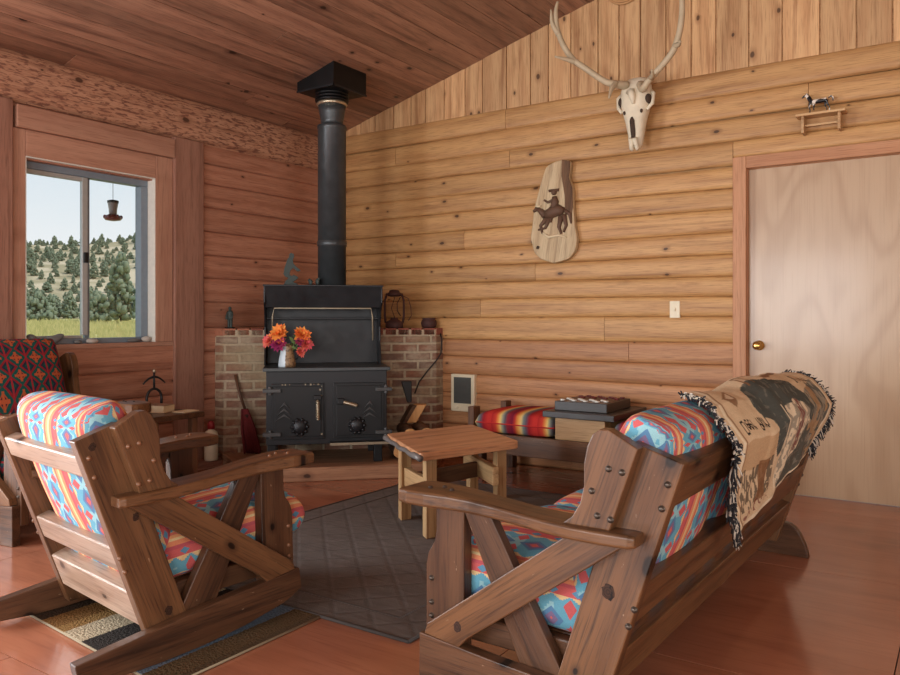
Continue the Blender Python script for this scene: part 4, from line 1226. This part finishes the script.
ant([(2.925,-.17,2.72),(2.86,-.24,2.725),(2.796,-.27,2.75),(2.67,-.30,2.852),(2.58,-.31,2.93),(2.505,-.31,3.05),(2.462,-.31,3.17),(2.452,-.31,3.28),(2.462,-.30,3.36)],
    [.030,.025,.021,.020,.021,.020,.019,.016,.008],
    [([(2.87,-.24,2.73),(2.865,-.30,2.68),(2.87,-.36,2.60)], [.022,.016,.006]), ([(2.60,-.31,2.905),(2.55,-.36,2.92),(2.50,-.42,2.93)], [.02,.014,.007]), ([(2.475,-.31,3.12),(2.435,-.33,3.20),(2.425,-.33,3.30)], [.022,.016,.006])])
ant([(3.02,-.17,2.71),(3.06,-.24,2.66),(3.115,-.27,2.70),(3.24,-.30,2.80),(3.298,-.31,2.87),(3.332,-.31,2.98),(3.346,-.31,3.11),(3.336,-.31,3.24),(3.30,-.31,3.40),(3.25,-.31,3.52)],
    [.030,.025,.021,.020,.021,.020,.019,.017,.013,.007],
    [([(3.13,-.28,2.71),(3.17,-.36,2.70),(3.185,-.42,2.715)], [.02,.014,.007]), ([(3.30,-.31,2.88),(3.34,-.36,2.865),(3.36,-.40,2.87)], [.02,.014,.008]), ([(3.33,-.31,3.30),(3.39,-.33,3.42),(3.41,-.33,3.52)], [.02,.014,.006])])

bk = thing('hanging_basket', 'round tan woven basket hung on the gable boards above the skull', 'basket', (2.84, .012, 3.50))
mb = MB()
for k in range(9): mb.tube([(math.cos(t)*(.04+.0125*k), -.075+.0009*k*k, math.sin(t)*(.04+.0125*k)) for t in [2*PI*i/28 for i in range(28)]], .009, 6, closed=True)
mb.lathe([(.02, .08), (.06, .075), (.11, .05), (.135, .0)], (0,0,0), (0,-1,0), 24)
mb.build('weave', W['tan_pot'], bk)

# wall shelf and toy horse
sh = thing('wall_shelf', 'tiny pine trestle shelf on the log wall above the door', 'shelf', (4.12, -.001, 2.375))
mb = MB(); mb.box((-.138, -.105, -.008), (.138, 0, .006)); mb.build('top', W['leg'], sh, bevel=.002)
for x in (-.108, .095):
    mb = MB(); mb.box((x, -.09, -.11), (x+.016, 0, -.008)); mb.build('leg', W['leg'], sh, bevel=.002)
mb = MB(); mb.box((-.1, -.05, -.065), (.1, -.04, -.053)); mb.build('stretcher', W['leg'], sh, bevel=.001)
mb = MB()
def hb(p, r): mb.tube(p, r, 8)
hb([(-.046,0,.078),(-.02,0,.075),(.02,0,.076),(.045,0,.080)], [.013,.0155,.014,.0135])
hb([(-.045,0,.083),(-.060,0,.102),(-.070,0,.122)], [.0125,.0095,.007]); hb([(-.067,0,.124),(-.083,0,.116),(-.094,0,.106)], [.0075,.0062,.0045])
for y_, f in ((-.007, [(-.044,.072),(-.052,.046),(-.047,.024),(-.050,.001)]), (.007, [(-.040,.072),(-.026,.052),(-.030,.030),(-.024,.026)]), (-.007, [(.044,.076),(.052,.048),(.063,.026),(.060,.001)]), (.007, [(.042,.076),(.034,.048),(.046,.026),(.042,.001)])):
    hb([(x, y_, z) for x, z in f], [.0095,.0052,.0038,.0046])
hb([(.054,0,.088),(.070,0,.098),(.080,0,.086),(.080,0,.062)], [.004,.0065,.006,.003]); hb([(-.066,.003,.128),(-.066,.003,.137)], [.003,.0018]); hb([(-.066,-.003,.128),(-.066,-.003,.137)], [.003,.0018])
hb([(-.062,0,.128),(-.050,0,.110),(-.040,0,.095)], [.0035,.005,.004])
hs = tag(mb.build('toy_horse', W['pony'], None, loc=(4.105, -.052, 2.3815), remesh=.0028), 'small black and white toy horse standing on the wall shelf', 'toy')

# ------------------------------------------------------------------ on the stove, brick wall and hearth
vz = thing('pitcher_vase', 'white and tan enamel pitcher holding dahlias on the stove top', 'pitcher', tuple(dg(-.345, 1.5, .7785)))
mb = MB(); mb.lathe([(.060,0),(.063,.01),(.058,.05),(.048,.10),(.041,.135),(.050,.165),(.046,.163),(.037,.12)], n=24)
def pitch_mat():
    m = Mat('mottled_enamel', .3); 
    a = m.new('ShaderNodeTexCoord').outputs['Object']; x, y, z = m.obj(); n = m.noise(a, 55, 3)
    f = (x*.9+y*.45+(n-.5)*.02).gt(.006)
    c = m.mix(f, lin((204,218,226)), m.mix(n.smooth(.45, .6), lin((160,132,98)), lin((110,84,62))))
    m.color(c); return m.m
mb.build('jug', pitch_mat(), vz)
mb = MB(); mb.tube([dg(.046, .0, .135), dg(.085, .0, .125), dg(.09, .0, .085), dg(.058, .0, .05)], .006, 8); mb.build('handle', W['black'], vz)
mb = MB(); mb.prism([(-.02,0),(.02,0),(0,.03)], tuple(dg(-.047, 0, .15)), tuple(E2), tuple(-E1), (0,0,1), .006); mb.build('spout', W['enamel'], vz)
def dahlia(label, pos, r, m, tilt, nm):
    r *= 1.22
    base = dg(-.345+pos[0]*.25, 1.5, .93)
    P0 = dg(-.345+pos[0], 1.5+pos[1], .7785+pos[2])
    o = thing('dahlia', label, 'flower', tuple(base), 0, 'dahlias in the pitcher')
    hd = P0-base; b = MB(); rr = random.Random(nm)
    ax = Vector((tilt[0], tilt[1], 1)).normalized(); ax = (E2*.9+UZ*.5+E1*tilt[0]).normalized()
    Xa = ax.orthogonal().normalized(); Ya = ax.cross(Xa)
    for ring, (n, el, ln) in enumerate(((12, .05, 1), (11, .45, .95), (9, .85, .8), (6, 1.2, .6))):
        for k in range(n):
            t = 2*PI*(k+.5*(ring % 2))/n+rr.uniform(-.1, .1)
            dr_ = (Xa*math.cos(t)+Ya*math.sin(t))*math.cos(el)+ax*math.sin(el)
            sd = dr_.cross(ax).normalized(); L = r*ln*rr.uniform(.85, 1.15); w = r*.26
            c0 = hd; vs = [c0+sd*w*.3, c0-sd*w*.3, c0+dr_*L*.6-sd*w+ax*.003, c0+dr_*L*1.02, c0+dr_*L*.6+sd*w+ax*.003, c0+dr_*L*.55-ax*.004]
            b.add(vs, [(0,1,5),(1,2,5),(2,3,5),(3,4,5),(4,0,5)], None, rr.random(), smooth=False)
    b.build('petals', m, o)
    b = MB(); b.tube([hd*.97, hd*.5+Vector((0,0,.01)), Vector((0,0,-.05))], .004, 6)
    for k in range(3):
        c0 = hd*rr.uniform(.3, .7); dr_ = Vector((rr.uniform(-1,1), rr.uniform(-1,1), rr.uniform(0,.6))).normalized(); sd = dr_.orthogonal().normalized()
        b.add([c0, c0+dr_*.03+sd*.012, c0+dr_*.06, c0+dr_*.03-sd*.012], [(0,1,2,3)])
    b.build('stem', W['leaf'], o)
for a in (('large orange dahlia at the upper left of the bouquet', (-.055,.03,.235), .062, W['pet_o'], (-.4,0), 1), ('orange-pink dahlia at the far left edge of the bouquet', (-.125,.02,.185), .045, W['pet_p'], (-.9,0), 2), ('dark magenta dahlia just above the pitcher spout', (-.06,.05,.165), .05, W['pet_m'], (-.3,0), 3),
          ('orange dahlia at the upper right of the bouquet', (.105,.03,.225), .056, W['pet_o'], (.3,0), 4), ('coral pink dahlia at the right side of the bouquet', (.13,.04,.165), .05, W['pet_p'], (.6,0), 5), ('small pink dahlia drooping beside the pitcher handle', (.095,.06,.105), .034, W['pet_p'], (.5,0), 6), ('magenta dahlia between the right-hand orange and pink ones', (.09,.055,.18), .03, W['pet_m'], (.2,0), 7)): dahlia(*a)

# kneeling figure cut from plate on the hood
kp = [(460,278),(450,286),(449,300),(440,312),(433,335),(424,362),(420,388),(428,402),(446,410),(430,424),(424,440),(416,448),(500,448),(492,438),(470,430),(486,418),(500,408),(486,398),(474,392),(462,398),(452,392),(455,372),(470,358),(492,376),(512,372),(490,352),(474,338),(468,316),(476,300),(474,284)]
kf = thing('kneeling_figure', 'dark metal kneeling figure silhouette standing on the stove hood', 'figurine', tuple(dg(-.33, 1.2, 1.373)))
mb = MB(); k = .1926*5.85/775
mb.prism([((u-455)*k*.98, (448-v)*k*1.0) for u, v in kp], (0,.006,0), tuple(E1), (0,0,1), tuple(E2), .012); kf_o = mb.build('silhouette', W['green_patina'], kf, bevel=.002)
for i, (e, h_, lb) in enumerate(((-.145, .05, 'small dark bear-shaped figure beside the stovepipe base'), (-.095, .06, 'small dark round knick-knack touching the stovepipe base'))):
    o = thing('hood_ornament', lb, 'figurine', tuple(dg(e-.03, 1.26, 1.373)))
    mb = MB(); mb.ball((0,0,h_*.45), (.018, .014, h_*.45)); mb.ball((.014 if i else -.014, 0, h_*.8), .011); mb.build('body', W['green_patina'], o)
    mb = MB(); mb.box((-.02, -.014, 0), (.02, .014, .006)); mb.build('base', W['black'], o)

CT = BT+.047
st2 = tag(None or thing('standing_figurine', 'small dark standing figurine on the left end of the brick wall', 'figurine', tuple(dg(-.79, .90, CT))), 'small dark standing figurine on the left end of the brick wall', 'figurine')
mb = MB()
for s_ in (-1, 1):
    mb.tube([(s_*.014,0,.006),(s_*.014,0,.07),(s_*.012,0,.085)], [.010,.012,.014], 8); mb.tube([(s_*.02,0,.128),(s_*.034,-.004,.10),(s_*.03,-.012,.07)], [.010,.008,.007], 8)
mb.tube([(0,0,.075),(0,0,.10),(0,0,.13),(0,0,.14)], [.020,.021,.024,.012], 10); mb.ball((0,0,.155), (.013,.014,.016)); mb.tube([(0,0,.138),(0,0,.15)], .008, 8)
mb.build('figure', W['green_patina'], st2, remesh=.003)
mb = MB(); mb.box((-.035,-.02,0),(.035,.02,.008)); mb.build('plinth', W['black'], st2)

ln = thing('barn_lantern', 'old rusty barn lantern frame standing on the brick wall beside the stove hood', 'lantern', tuple(dg(.50, .90, CT)))
mb = MB(); mb.lathe([(.065,0),(.072,.008),(.072,.045),(.05,.06),(.032,.07),(.03,.085)], n=22); mb.build('fuel_tank', W['rust'], ln)
mb = MB(); mb.lathe([(.03,.255),(.062,.262),(.07,.275),(.045,.288),(.04,.305),(.018,.312)], n=22); mb.build('cap', W['rust'], ln)
for s_ in (-1, 1):
    mb = MB(); mb.tube([E1*(s_*.07)+UZ*.04, E1*(s_*.078)+UZ*.10, E1*(s_*.078)+UZ*.22, E1*(s_*.06)+UZ*.28], .009, 8); mb.build('side_tube', W['rust'], ln)
mb = MB(); mb.tube([E1*(.0)+E2*.035+UZ*.08, E1*(-.03)+E2*.05+UZ*.16, E1*.0+E2*.035+UZ*.25], .003, 6); mb.tube([E1*.05+UZ*.25, E1*.02+E2*.03+UZ*.20, E1*.02+E2*.03+UZ*.14, E1*.05+UZ*.10], .004, 6); mb.build('wire_guard', W['rust'], ln)
mb = MB(); mb.tube([E1*.07+UZ*.262, E1*.115+UZ*.24, E1*.135+UZ*.17, E1*.14+UZ*.10, E1*.115+UZ*.06], .0035, 6); mb.build('bail_handle', W['rust'], ln)
mb = MB(); mb.lathe([(.045,0),(.06,.012),(.066,.04),(.058,.066),(.05,.072),(.06,.08),(.056,.082),(.04,.06)], n=22)
tag(mb.build('iron_pot', W['rust'], None, loc=tuple(dg(.785, .90, CT))), 'small dark iron pot on the right end of the brick wall', 'pot')

hk = thing('damper_holder', 'black iron wedge bracket fixed on the brick wall above the firewood', 'bracket', tuple(dg(.60, .956, .55)))
def W2(e, d, z): return E1*e+E2*d+UZ*z
mb = MB(); mb.prism([(-.055,.07),(.03,.07),(.03,-.10),(-.005,-.10)], (0,0,0), tuple(E1), (0,0,1), tuple(E2), .035); mb.build('plate', W['black'], hk, bevel=.004)
cd_ = MB()
pp = [dg(.875, .91, CT-.03), dg(.878, .975, .95), dg(.872, .975, .84), dg(.83, .985, .78), dg(.76, .985, .70), dg(.69, .985, .61), dg(.655, .985, .52)]
cd_.tube(pp, .0055, 7); tag(cd_.build('power_cord', W['cord']), 'thin black cord hanging down the right end of the brick wall', 'cord')

# broom
br = thing('hearth_broom', 'short red-bristled hearth broom leaning on the left brick wall', 'broom', tuple(dg(-.61, 1.06, HZ)))
mb = MB(); mb.tube([E1*(-.055)-E2*.025+UZ*.33, E1*(-.10)-E2*.055+UZ*.46, E1*(-.135)-E2*.075+UZ*.60], .011, 8); mb.build('handle', W['stretch'], br)
mb = MB(); rr = random.Random(4)
for k in range(150):
    t = rr.uniform(-1, 1); d = rr.uniform(-1, 1)
    a = E1*(-.06+t*.020)+E2*(-.028+d*.012)+UZ*.34; b = E1*(.0+t*.06)+E2*(.0+d*.02)+UZ*rr.uniform(.002, .03); m_ = a.lerp(b, .45)+E1*t*.012
    mb.tube([a, m_, b], [.006, .006, .004], 4)
bo = mb.build('bristles', W['red_bristle'], br)
mb = MB(); mb.tube([E1*(-.082)-E2*.030+UZ*.30, E1*(-.030)-E2*.014+UZ*.285], .016, 8); mb.build('binding', W['rust'], br)

# bottle
bo = thing('lighter_fluid_bottle', 'cream plastic bottle with a red cap beside the brick wall', 'bottle', (.095, -1.39, .0505))
bo.scale = (1.3, 1.3, 1.28)
bo.name = 'plastic_bottle'
mb = MB(); mb.lathe([(.036,0),(.04,.006),(.04,.15),(.034,.168),(.018,.178),(.018,.19)], n=22); mb.build('bottle', W['cream'], bo)
mb = MB(); mb.lathe([(.021,.184),(.021,.215),(.012,.228),(.010,.232)], n=18); mb.build('cap', W['red'], bo)

# firewood
def log(label, e, z, r, d0, L, seed, split=False):
    rr = random.Random(seed); o = thing('firewood_log', label, 'firewood', tuple(dg(e, d0, z)), 0, 'firewood on the hearth')
    n = 14; ra = [r*rr.uniform(.92, 1.06) for _ in range(n)]
    if split: ra = [r*(.55 if 4 <= k <= 9 else 1) for k in range(n)]
    def ringp(d, q): return [E2*d+E1*(math.cos(2*PI*k/n)*ra[k]*q)+UZ*(math.sin(2*PI*k/n)*ra[k]*q) for k in range(n)]
    b = MB(); b.loft([ringp(0, 1), ringp(L, 1)], smooth=not split, cap=False); b.build('bark', W['bark'] if not split else W['kindling'], o)
    for d in (0, L): b = MB(); b.add(ringp(d, .995), [list(range(n))]); b.build('cut_end', W['kindling'], o)
for i, (e, z, r) in enumerate(((.475,.15,.058),(.60,.153,.062),(.725,.15,.058),(.54,.262,.056),(.662,.263,.055))):
    log(['round firewood log beside the stove leg, bottom row', 'round firewood log in the middle of the bottom row', 'round firewood log at the outer end of the bottom row', 'round firewood log on top, next to the stove', 'round firewood log on top, away from the stove'][i], e, z, r, 1.12+.03*(i % 2), .40, 40+i)
sp_ = thing('split_log', 'pale split firewood log propped upright on the woodpile', 'firewood', tuple(dg(.61, 1.22, .322)))
mb = MB(); mb.prism([(-.05,-.035),(.055,-.03),(.045,.05),(-.03,.055)], tuple(E1*-.03+UZ*.0), tuple(E1), tuple(E2), tuple((UZ*.85+E1*.5).normalized()), .16, gd=(1,0)); mb.wc = [(v[2], v[0], v[1]) for v in mb.v]
mb.build('wood', W['kindling'], sp_, bevel=.006)
mb = MB(); mb.prism([(-.075,-.035),(-.052,-.038),(-.032,.058),(-.06,.05)], tuple(E1*-.03+UZ*.0), tuple(E1), tuple(E2), tuple((UZ*.85+E1*.5).normalized()), .155); mb.build('bark', W['bark'], sp_)

# ------------------------------------------------------------------ side table below the window, with its things
tz = .52
ST = thing('side_table', 'small dark wooden side table against the wall right of the armchair', 'table', (.46, -2.16, 0))
mb = MB(); mb.box((-.27, -.21, tz-.035), (.29, .19, tz)); mb.build('table_top', W['furn_dark'], ST, bevel=.005)
for x in (-.24, .22):
    for y in (-.18, .11):
        mb = MB(); mb.box((x, y, 0), (x+.045, y+.045, tz-.035), 'z'); mb.build('leg', W['stretch'], ST, bevel=.003)
mb = MB(); mb.box((-.2, -.165, .40), (.225, -.14, tz-.036)); mb.build('apron', W['stretch'], ST)
ir = thing('horseshoe_figure', 'black iron figure made of horseshoe arcs standing on the side table', 'figurine', (.26, -2.0, tz+.0005))
mb = MB(); mb.tube([(0, -.056, .004)]+[(0, -math.cos(t)*.058, .058+.066*math.sin(t)) for t in [PI*k/24 for k in range(25)]]+[(0, .056, .004)], .009, 8)
mb.build('lower_shoe', W['black'], ir)
mb = MB(); mb.tube([(0,0,.125),(0,0,.235)], .0075, 8); mb.build('body_rod', W['black'], ir)
mb = MB(); mb.tube([(0, -.085+.17*k/12, .205-.045*abs(k/6-1)**2) for k in range(13)], [.005+.004*(1-abs(k/6-1)) for k in range(13)], 8); mb.build('arms_arc', W['black'], ir)
mb = MB(); mb.ball((0,0,.245), .012); mb.build('head', W['nickel'], ir)
mb = MB(); mb.box((-.03,-.075,0),(.03,.075,.008)); mb.build('base', W['black'], ir)
bk_ = thing('paperback_book', 'thick cream paperback book lying on the side table', 'book', (.52, -2.16, tz+.0005), .35)
mb = MB(); mb.box((-.085,-.06,.002),(.085,.06,.045)); mb.build('pages', W['paper'], bk_)
mb = MB(); mb.box((-.09,-.063,0),(.09,.063,.002)); mb.box((-.09,-.063,.045),(.09,.063,.048)); mb.box((-.093,-.063,0),(-.085,.063,.048)); mb.build('cover', W['cover'], bk_)
pm = MB(); pm.box((-.05,-.07,0),(.05,.07,.006)); o = pm.build('leaflet', W['paper'], None, loc=(.66, -2.05, tz+.0005)); o.rotation_euler = (0,0,.2); tag(o, 'thin folded paper leaflet on the right corner of the side table', 'paper')

# stones on the window sill
for i, (y, sx, sy, sz, m, lb) in enumerate(((-2.675,.035,.038,.036,'stone','round dark stone at the left end of the window sill'), (-2.53,.04,.07,.03,'stone','long grey wedge-shaped stone on the window sill near its left end'), (-2.365,.025,.028,.014,'stone','small dark pebble on the sill under the centre stile'), (-2.265,.03,.045,.018,'stone_p','pale flat stone on the sill right of the centre stile'), (-1.95,.025,.055,.015,'stone','thin dark stone near the right end of the sill'), (-1.85,.03,.04,.022,'stone_p','pale stone in the right corner of the window sill'))):
    mb = MB(); mb.ball((0,0,0), (sx, sy, sz), 12, 9, jit=.22)
    if i == 1:
        mb.v = [(x, yy, z+.03*max(0, yy/.07)) for x, yy, z in mb.v]
    tag(mb.build('sill_stone', W[m], None, loc=(-.045, y, .955+sz*.93), subsurf=1), lb, 'stone', 'stones on the window sill')

# ------------------------------------------------------------------ outside
VD = Vector((-.853, .522, 0)); VS = Vector((.522, .853, 0))       # along the view through the window, sideways
VO = Vector((0, -2.27, 0))
def out(a, s, z): return VO+VD*a+VS*s+UZ*z
def ter(a, s):
    z = -.55+.0165*min(a, 110)
    k = max(0, (a-95)/150); k = k*k*(3-2*min(k, 1)) if k < 1 else 1
    z += k*(19.0+s*.085+3.0*math.sin(s*.045+1)+1.6*math.sin(s*.11+a*.02)+1.2*math.sin(a*.09))
    return z
mb = MB(); vs = []; fs = []
A = [1.2+i*3 for i in range(8)]+[26+i*6 for i in range(60)]; Sg = [-170+i*6 for i in range(58)]
for a in A:
    for s in Sg: vs.append(out(a, s*min(1, .12+a/160), ter(a, s*min(1, .12+a/160))))
n = len(Sg)
for i in range(len(A)-1):
    for j in range(n-1): k = i*n+j; fs.append((k, k+1, k+n+1, k+n))
mb.add(vs, fs, None, .5, smooth=True)
def hill_mat():
    m = Mat('dry_hillside', .95, 0, .05); x, y, z = m.wc()
    n1 = m.noise(m.vec(x*.12, y*.12, z*.2), 1, 4); n2 = m.noise(m.vec(x*1.1, y*1.1, z), 1, 3)
    c = m.mix(n1.smooth(.4, .6), lin((208,186,158)), lin((168,152,122)))
    g = m.mix(n2.smooth(.45, .62), lin((206,196,140)), lin((160,158,100)))
    c = m.mix(z.lt(1.15), c, g); m.color(c); return m.m
struct(mb.build('hill', hill_mat()))
W['juniper'] = petal('juniper', (104,116,92), (136,142,118))
W['trunk'] = plain('trunk', (90,76,62), .9)
def tree_mesh(seed, h, w, n=150):
    rr = random.Random(seed); b = MB()
    for k in range(n):
        t = rr.random(); z = h*(.12+.86*t); rw = w*(1-t)**.6*(.55+.45*rr.random()); an = rr.uniform(0, 2*PI); q = rr.random()**.5*rw
        b.ball((math.cos(an)*q, math.sin(an)*q, z), (w*.17*(1-.4*t)*rr.uniform(.6,1.3), w*.17*(1-.4*t)*rr.uniform(.6,1.3), w*.17*rr.uniform(.6,1.3)), 6, 4, jit=.9)
    t_ = MB(); t_.tube([(0,0,-.3),(0,0,h*.5)], [.09*h/4,.03], 6)
    return b, t_
def tree(label, cat, a, s, h, w, seed, group=None, src=None):
    o = thing('juniper_tree', label, cat, tuple(out(a, s, ter(a, s)-.1)), R.random()*6, group)
    b, t_ = tree_mesh(seed, h, w); b.build('crown', W['juniper'], o); t_.build('trunk', W['trunk'], o); return o
def at_px(px, a):      # sideways position for a given view column at distance a from the window
    cam = Vector((4.88, -5.26, 0)); u = (px-450)/775; an = math.radians(33.9)
    d = Vector((-math.sin(an)+u*math.cos(an), math.cos(an)+u*math.sin(an), 0)); t = (a-(cam-VO).dot(VD))/d.dot(VD)
    return (cam+d*t-VO).dot(VS)
tree('tall dark juniper tree beyond the right-hand window pane', 'tree', 70, at_px(121, 70), 6.6, 1.9, 50)
tree('low bushy juniper left of the tall tree outside the window', 'tree', 76, at_px(97, 76), 3.0, 2.0, 51)
tree('bushy juniper at the left foot of the hill outside the window', 'tree', 84, at_px(38, 84), 3.0, 1.9, 52)
base = [tree('juniper tree growing on the dry hillside outside the window', 'tree', 100, at_px(50+20*k, 100), 3.0+.4*k, 1.35, 60+k, 'junipers on the hillside') for k in range(3)]
rr = random.Random(77); used = []; n_t = 0
for k in range(4000):
    a = 96+rr.random()**.8*165; px = rr.uniform(18, 150); sd = at_px(px, a)
    if any((a-p)**2+(sd-q)**2 < 2.7**2 for p, q in used): continue
    used.append((a, sd)); n_t += 1
    c_ = copy_thing(base[n_t % 3], tuple(out(a, sd, ter(a, sd)-.2)), rr.random()*6); q = rr.uniform(.34, .95)
    c_.scale = (q, q, q*rr.uniform(.6, 1.0))
    if n_t > 285: break
gb = MB(); rr = random.Random(5)
for k in range(5200):
    a = 9+rr.random()**1.6*75; s = at_px(rr.uniform(15, 160), a); h = rr.uniform(.25, .55)*(1 if a > 20 else .7); p = out(a, s, ter(a, s)-.03); w = rr.uniform(.02, .05)*(1+a*.02); dx = rr.uniform(-.2, .2)
    gb.add([p-VS*w, p+VS*w, p+VS*(dx)+UZ*h], [(0,1,2)])
tag(gb.build('dry_grass', petal('straw', (216,200,140), (182,174,112))), 'yellow dry grass meadow outside the window below the hill', 'grass', kind='stuff')

# hummingbird feeder under the eave
fo = thing('bird_feeder', 'red glass bird feeder hanging outside the right-hand window pane', 'feeder', (-1.0, -1.50, 1.93))
fo.scale = (.72, .72, .9)
mb = MB(); mb.lathe([(.03,.0),(.085,.008),(.095,.03),(.075,.05),(.04,.06)], n=20)
for k in range(6): mb.ball((math.cos(k*PI/3)*.085, math.sin(k*PI/3)*.085, .035), .02, 8, 6)
mb.build('base', W['reddish'], fo)
mb = MB(); mb.lathe([(.042,.06),(.045,.10),(.055,.15),(.06,.165)], n=18); mb.build('bottle', plain('feeder_glass', (150,146,146), .1), fo)
mb = MB(); mb.lathe([(.062,.165),(.062,.185),(.03,.192)], n=18); mb.build('cap', W['black'], fo)
mb = MB(); mb.tube([(0,0,.19),(0,0,.60)], .003, 5); mb.build('hanging_wire', W['black'], fo)
mb = MB(); mb.box((-1.15, YE, 2.50), (-.19, .2, 2.53), 'y'); struct(mb.build('trim_3', W['furn_old']))

# ------------------------------------------------------------------ camera, light, world
cam = bpy.data.cameras.new('camera'); co = bpy.data.objects.new('camera', cam); COL.objects.link(co)
co.location = (4.88, -5.26, 1.12); co.rotation_euler = (PI/2, 0, math.radians(33.9))
cam.sensor_width = 36; cam.lens = 775/900*36; cam.shift_y = -18.5/900; cam.clip_start = .02; cam.clip_end = 2000
SC.camera = co
def area(name, loc, rot, sx, sy, e, col):
    l = bpy.data.lights.new(name, 'AREA'); l.shape = 'RECTANGLE'; l.size = sx; l.size_y = sy; l.energy = e; l.color = col
    o = bpy.data.objects.new(name, l); COL.objects.link(o); o.location = loc; o.rotation_euler = rot; return o
DAY = (1.0, .97, .93)
area('left_patio_daylight', (-.05, -5.2, 1.2), (0, -PI/2, 0), 2.0, 2.2, 230, (.90,.95,1.0))        # facing +x
area('rear_fill_light', (2.4, YE-.05, 1.4), (PI/2, 0, 0), 2.3, 1.5, 170, (.95,.97,1.0))       # facing +y; added soft fill, its window is unseen
area('rear_fill_light.001', (6.3, YE-.05, 1.4), (PI/2, 0, 0), 2.5, 1.5, 130, DAY)  # second added fill lamp, behind the camera
area('side_fill_light', (XE+.05, -5.4, 1.35), (0, PI/2, 0), 1.6, 2.3, 85, DAY)       # facing -x; added fill from the unseen right side
sun = bpy.data.lights.new('sun', 'SUN'); sun.energy = 2.6; sun.angle = .01; sun.color = (1, .95, .86)
so = bpy.data.objects.new('sun', sun); COL.objects.link(so); so.rotation_euler = Vector((-.55, -.25, -.8)).to_track_quat('-Z', 'Y').to_euler()
w = bpy.data.worlds.new('sky'); SC.world = w; w.use_nodes = True; t = w.node_tree
bg = t.nodes['Background']; tc = t.nodes.new('ShaderNodeTexCoord'); sx = t.nodes.new('ShaderNodeSeparateXYZ'); rp = t.nodes.new('ShaderNodeValToRGB')
t.links.new(tc.outputs['Generated'], sx.inputs[0]); t.links.new(sx.outputs[2], rp.inputs[0]); t.links.new(rp.outputs[0], bg.inputs[0])
rp.color_ramp.elements[0].position = .09; rp.color_ramp.elements[0].color = (*lin((250,253,255)), 1)
rp.color_ramp.elements[1].position = .36; rp.color_ramp.elements[1].color = (*lin((188,220,240)), 1)
bg.inputs[1].default_value = 1.0
SC.view_settings.view_transform = 'Standard'; SC.view_settings.look = 'None'; SC.view_settings.gamma = 1; SC.view_settings.exposure = -.04
SC.view_settings.use_curve_mapping = False
SC.cycles.max_bounces = 8; SC.cycles.diffuse_bounces = 4; SC.cycles.glossy_bounces = 3; SC.cycles.transparent_max_bounces = 12
SC.cycles.use_denoising = True; SC.cycles.sample_clamp_indirect = 4
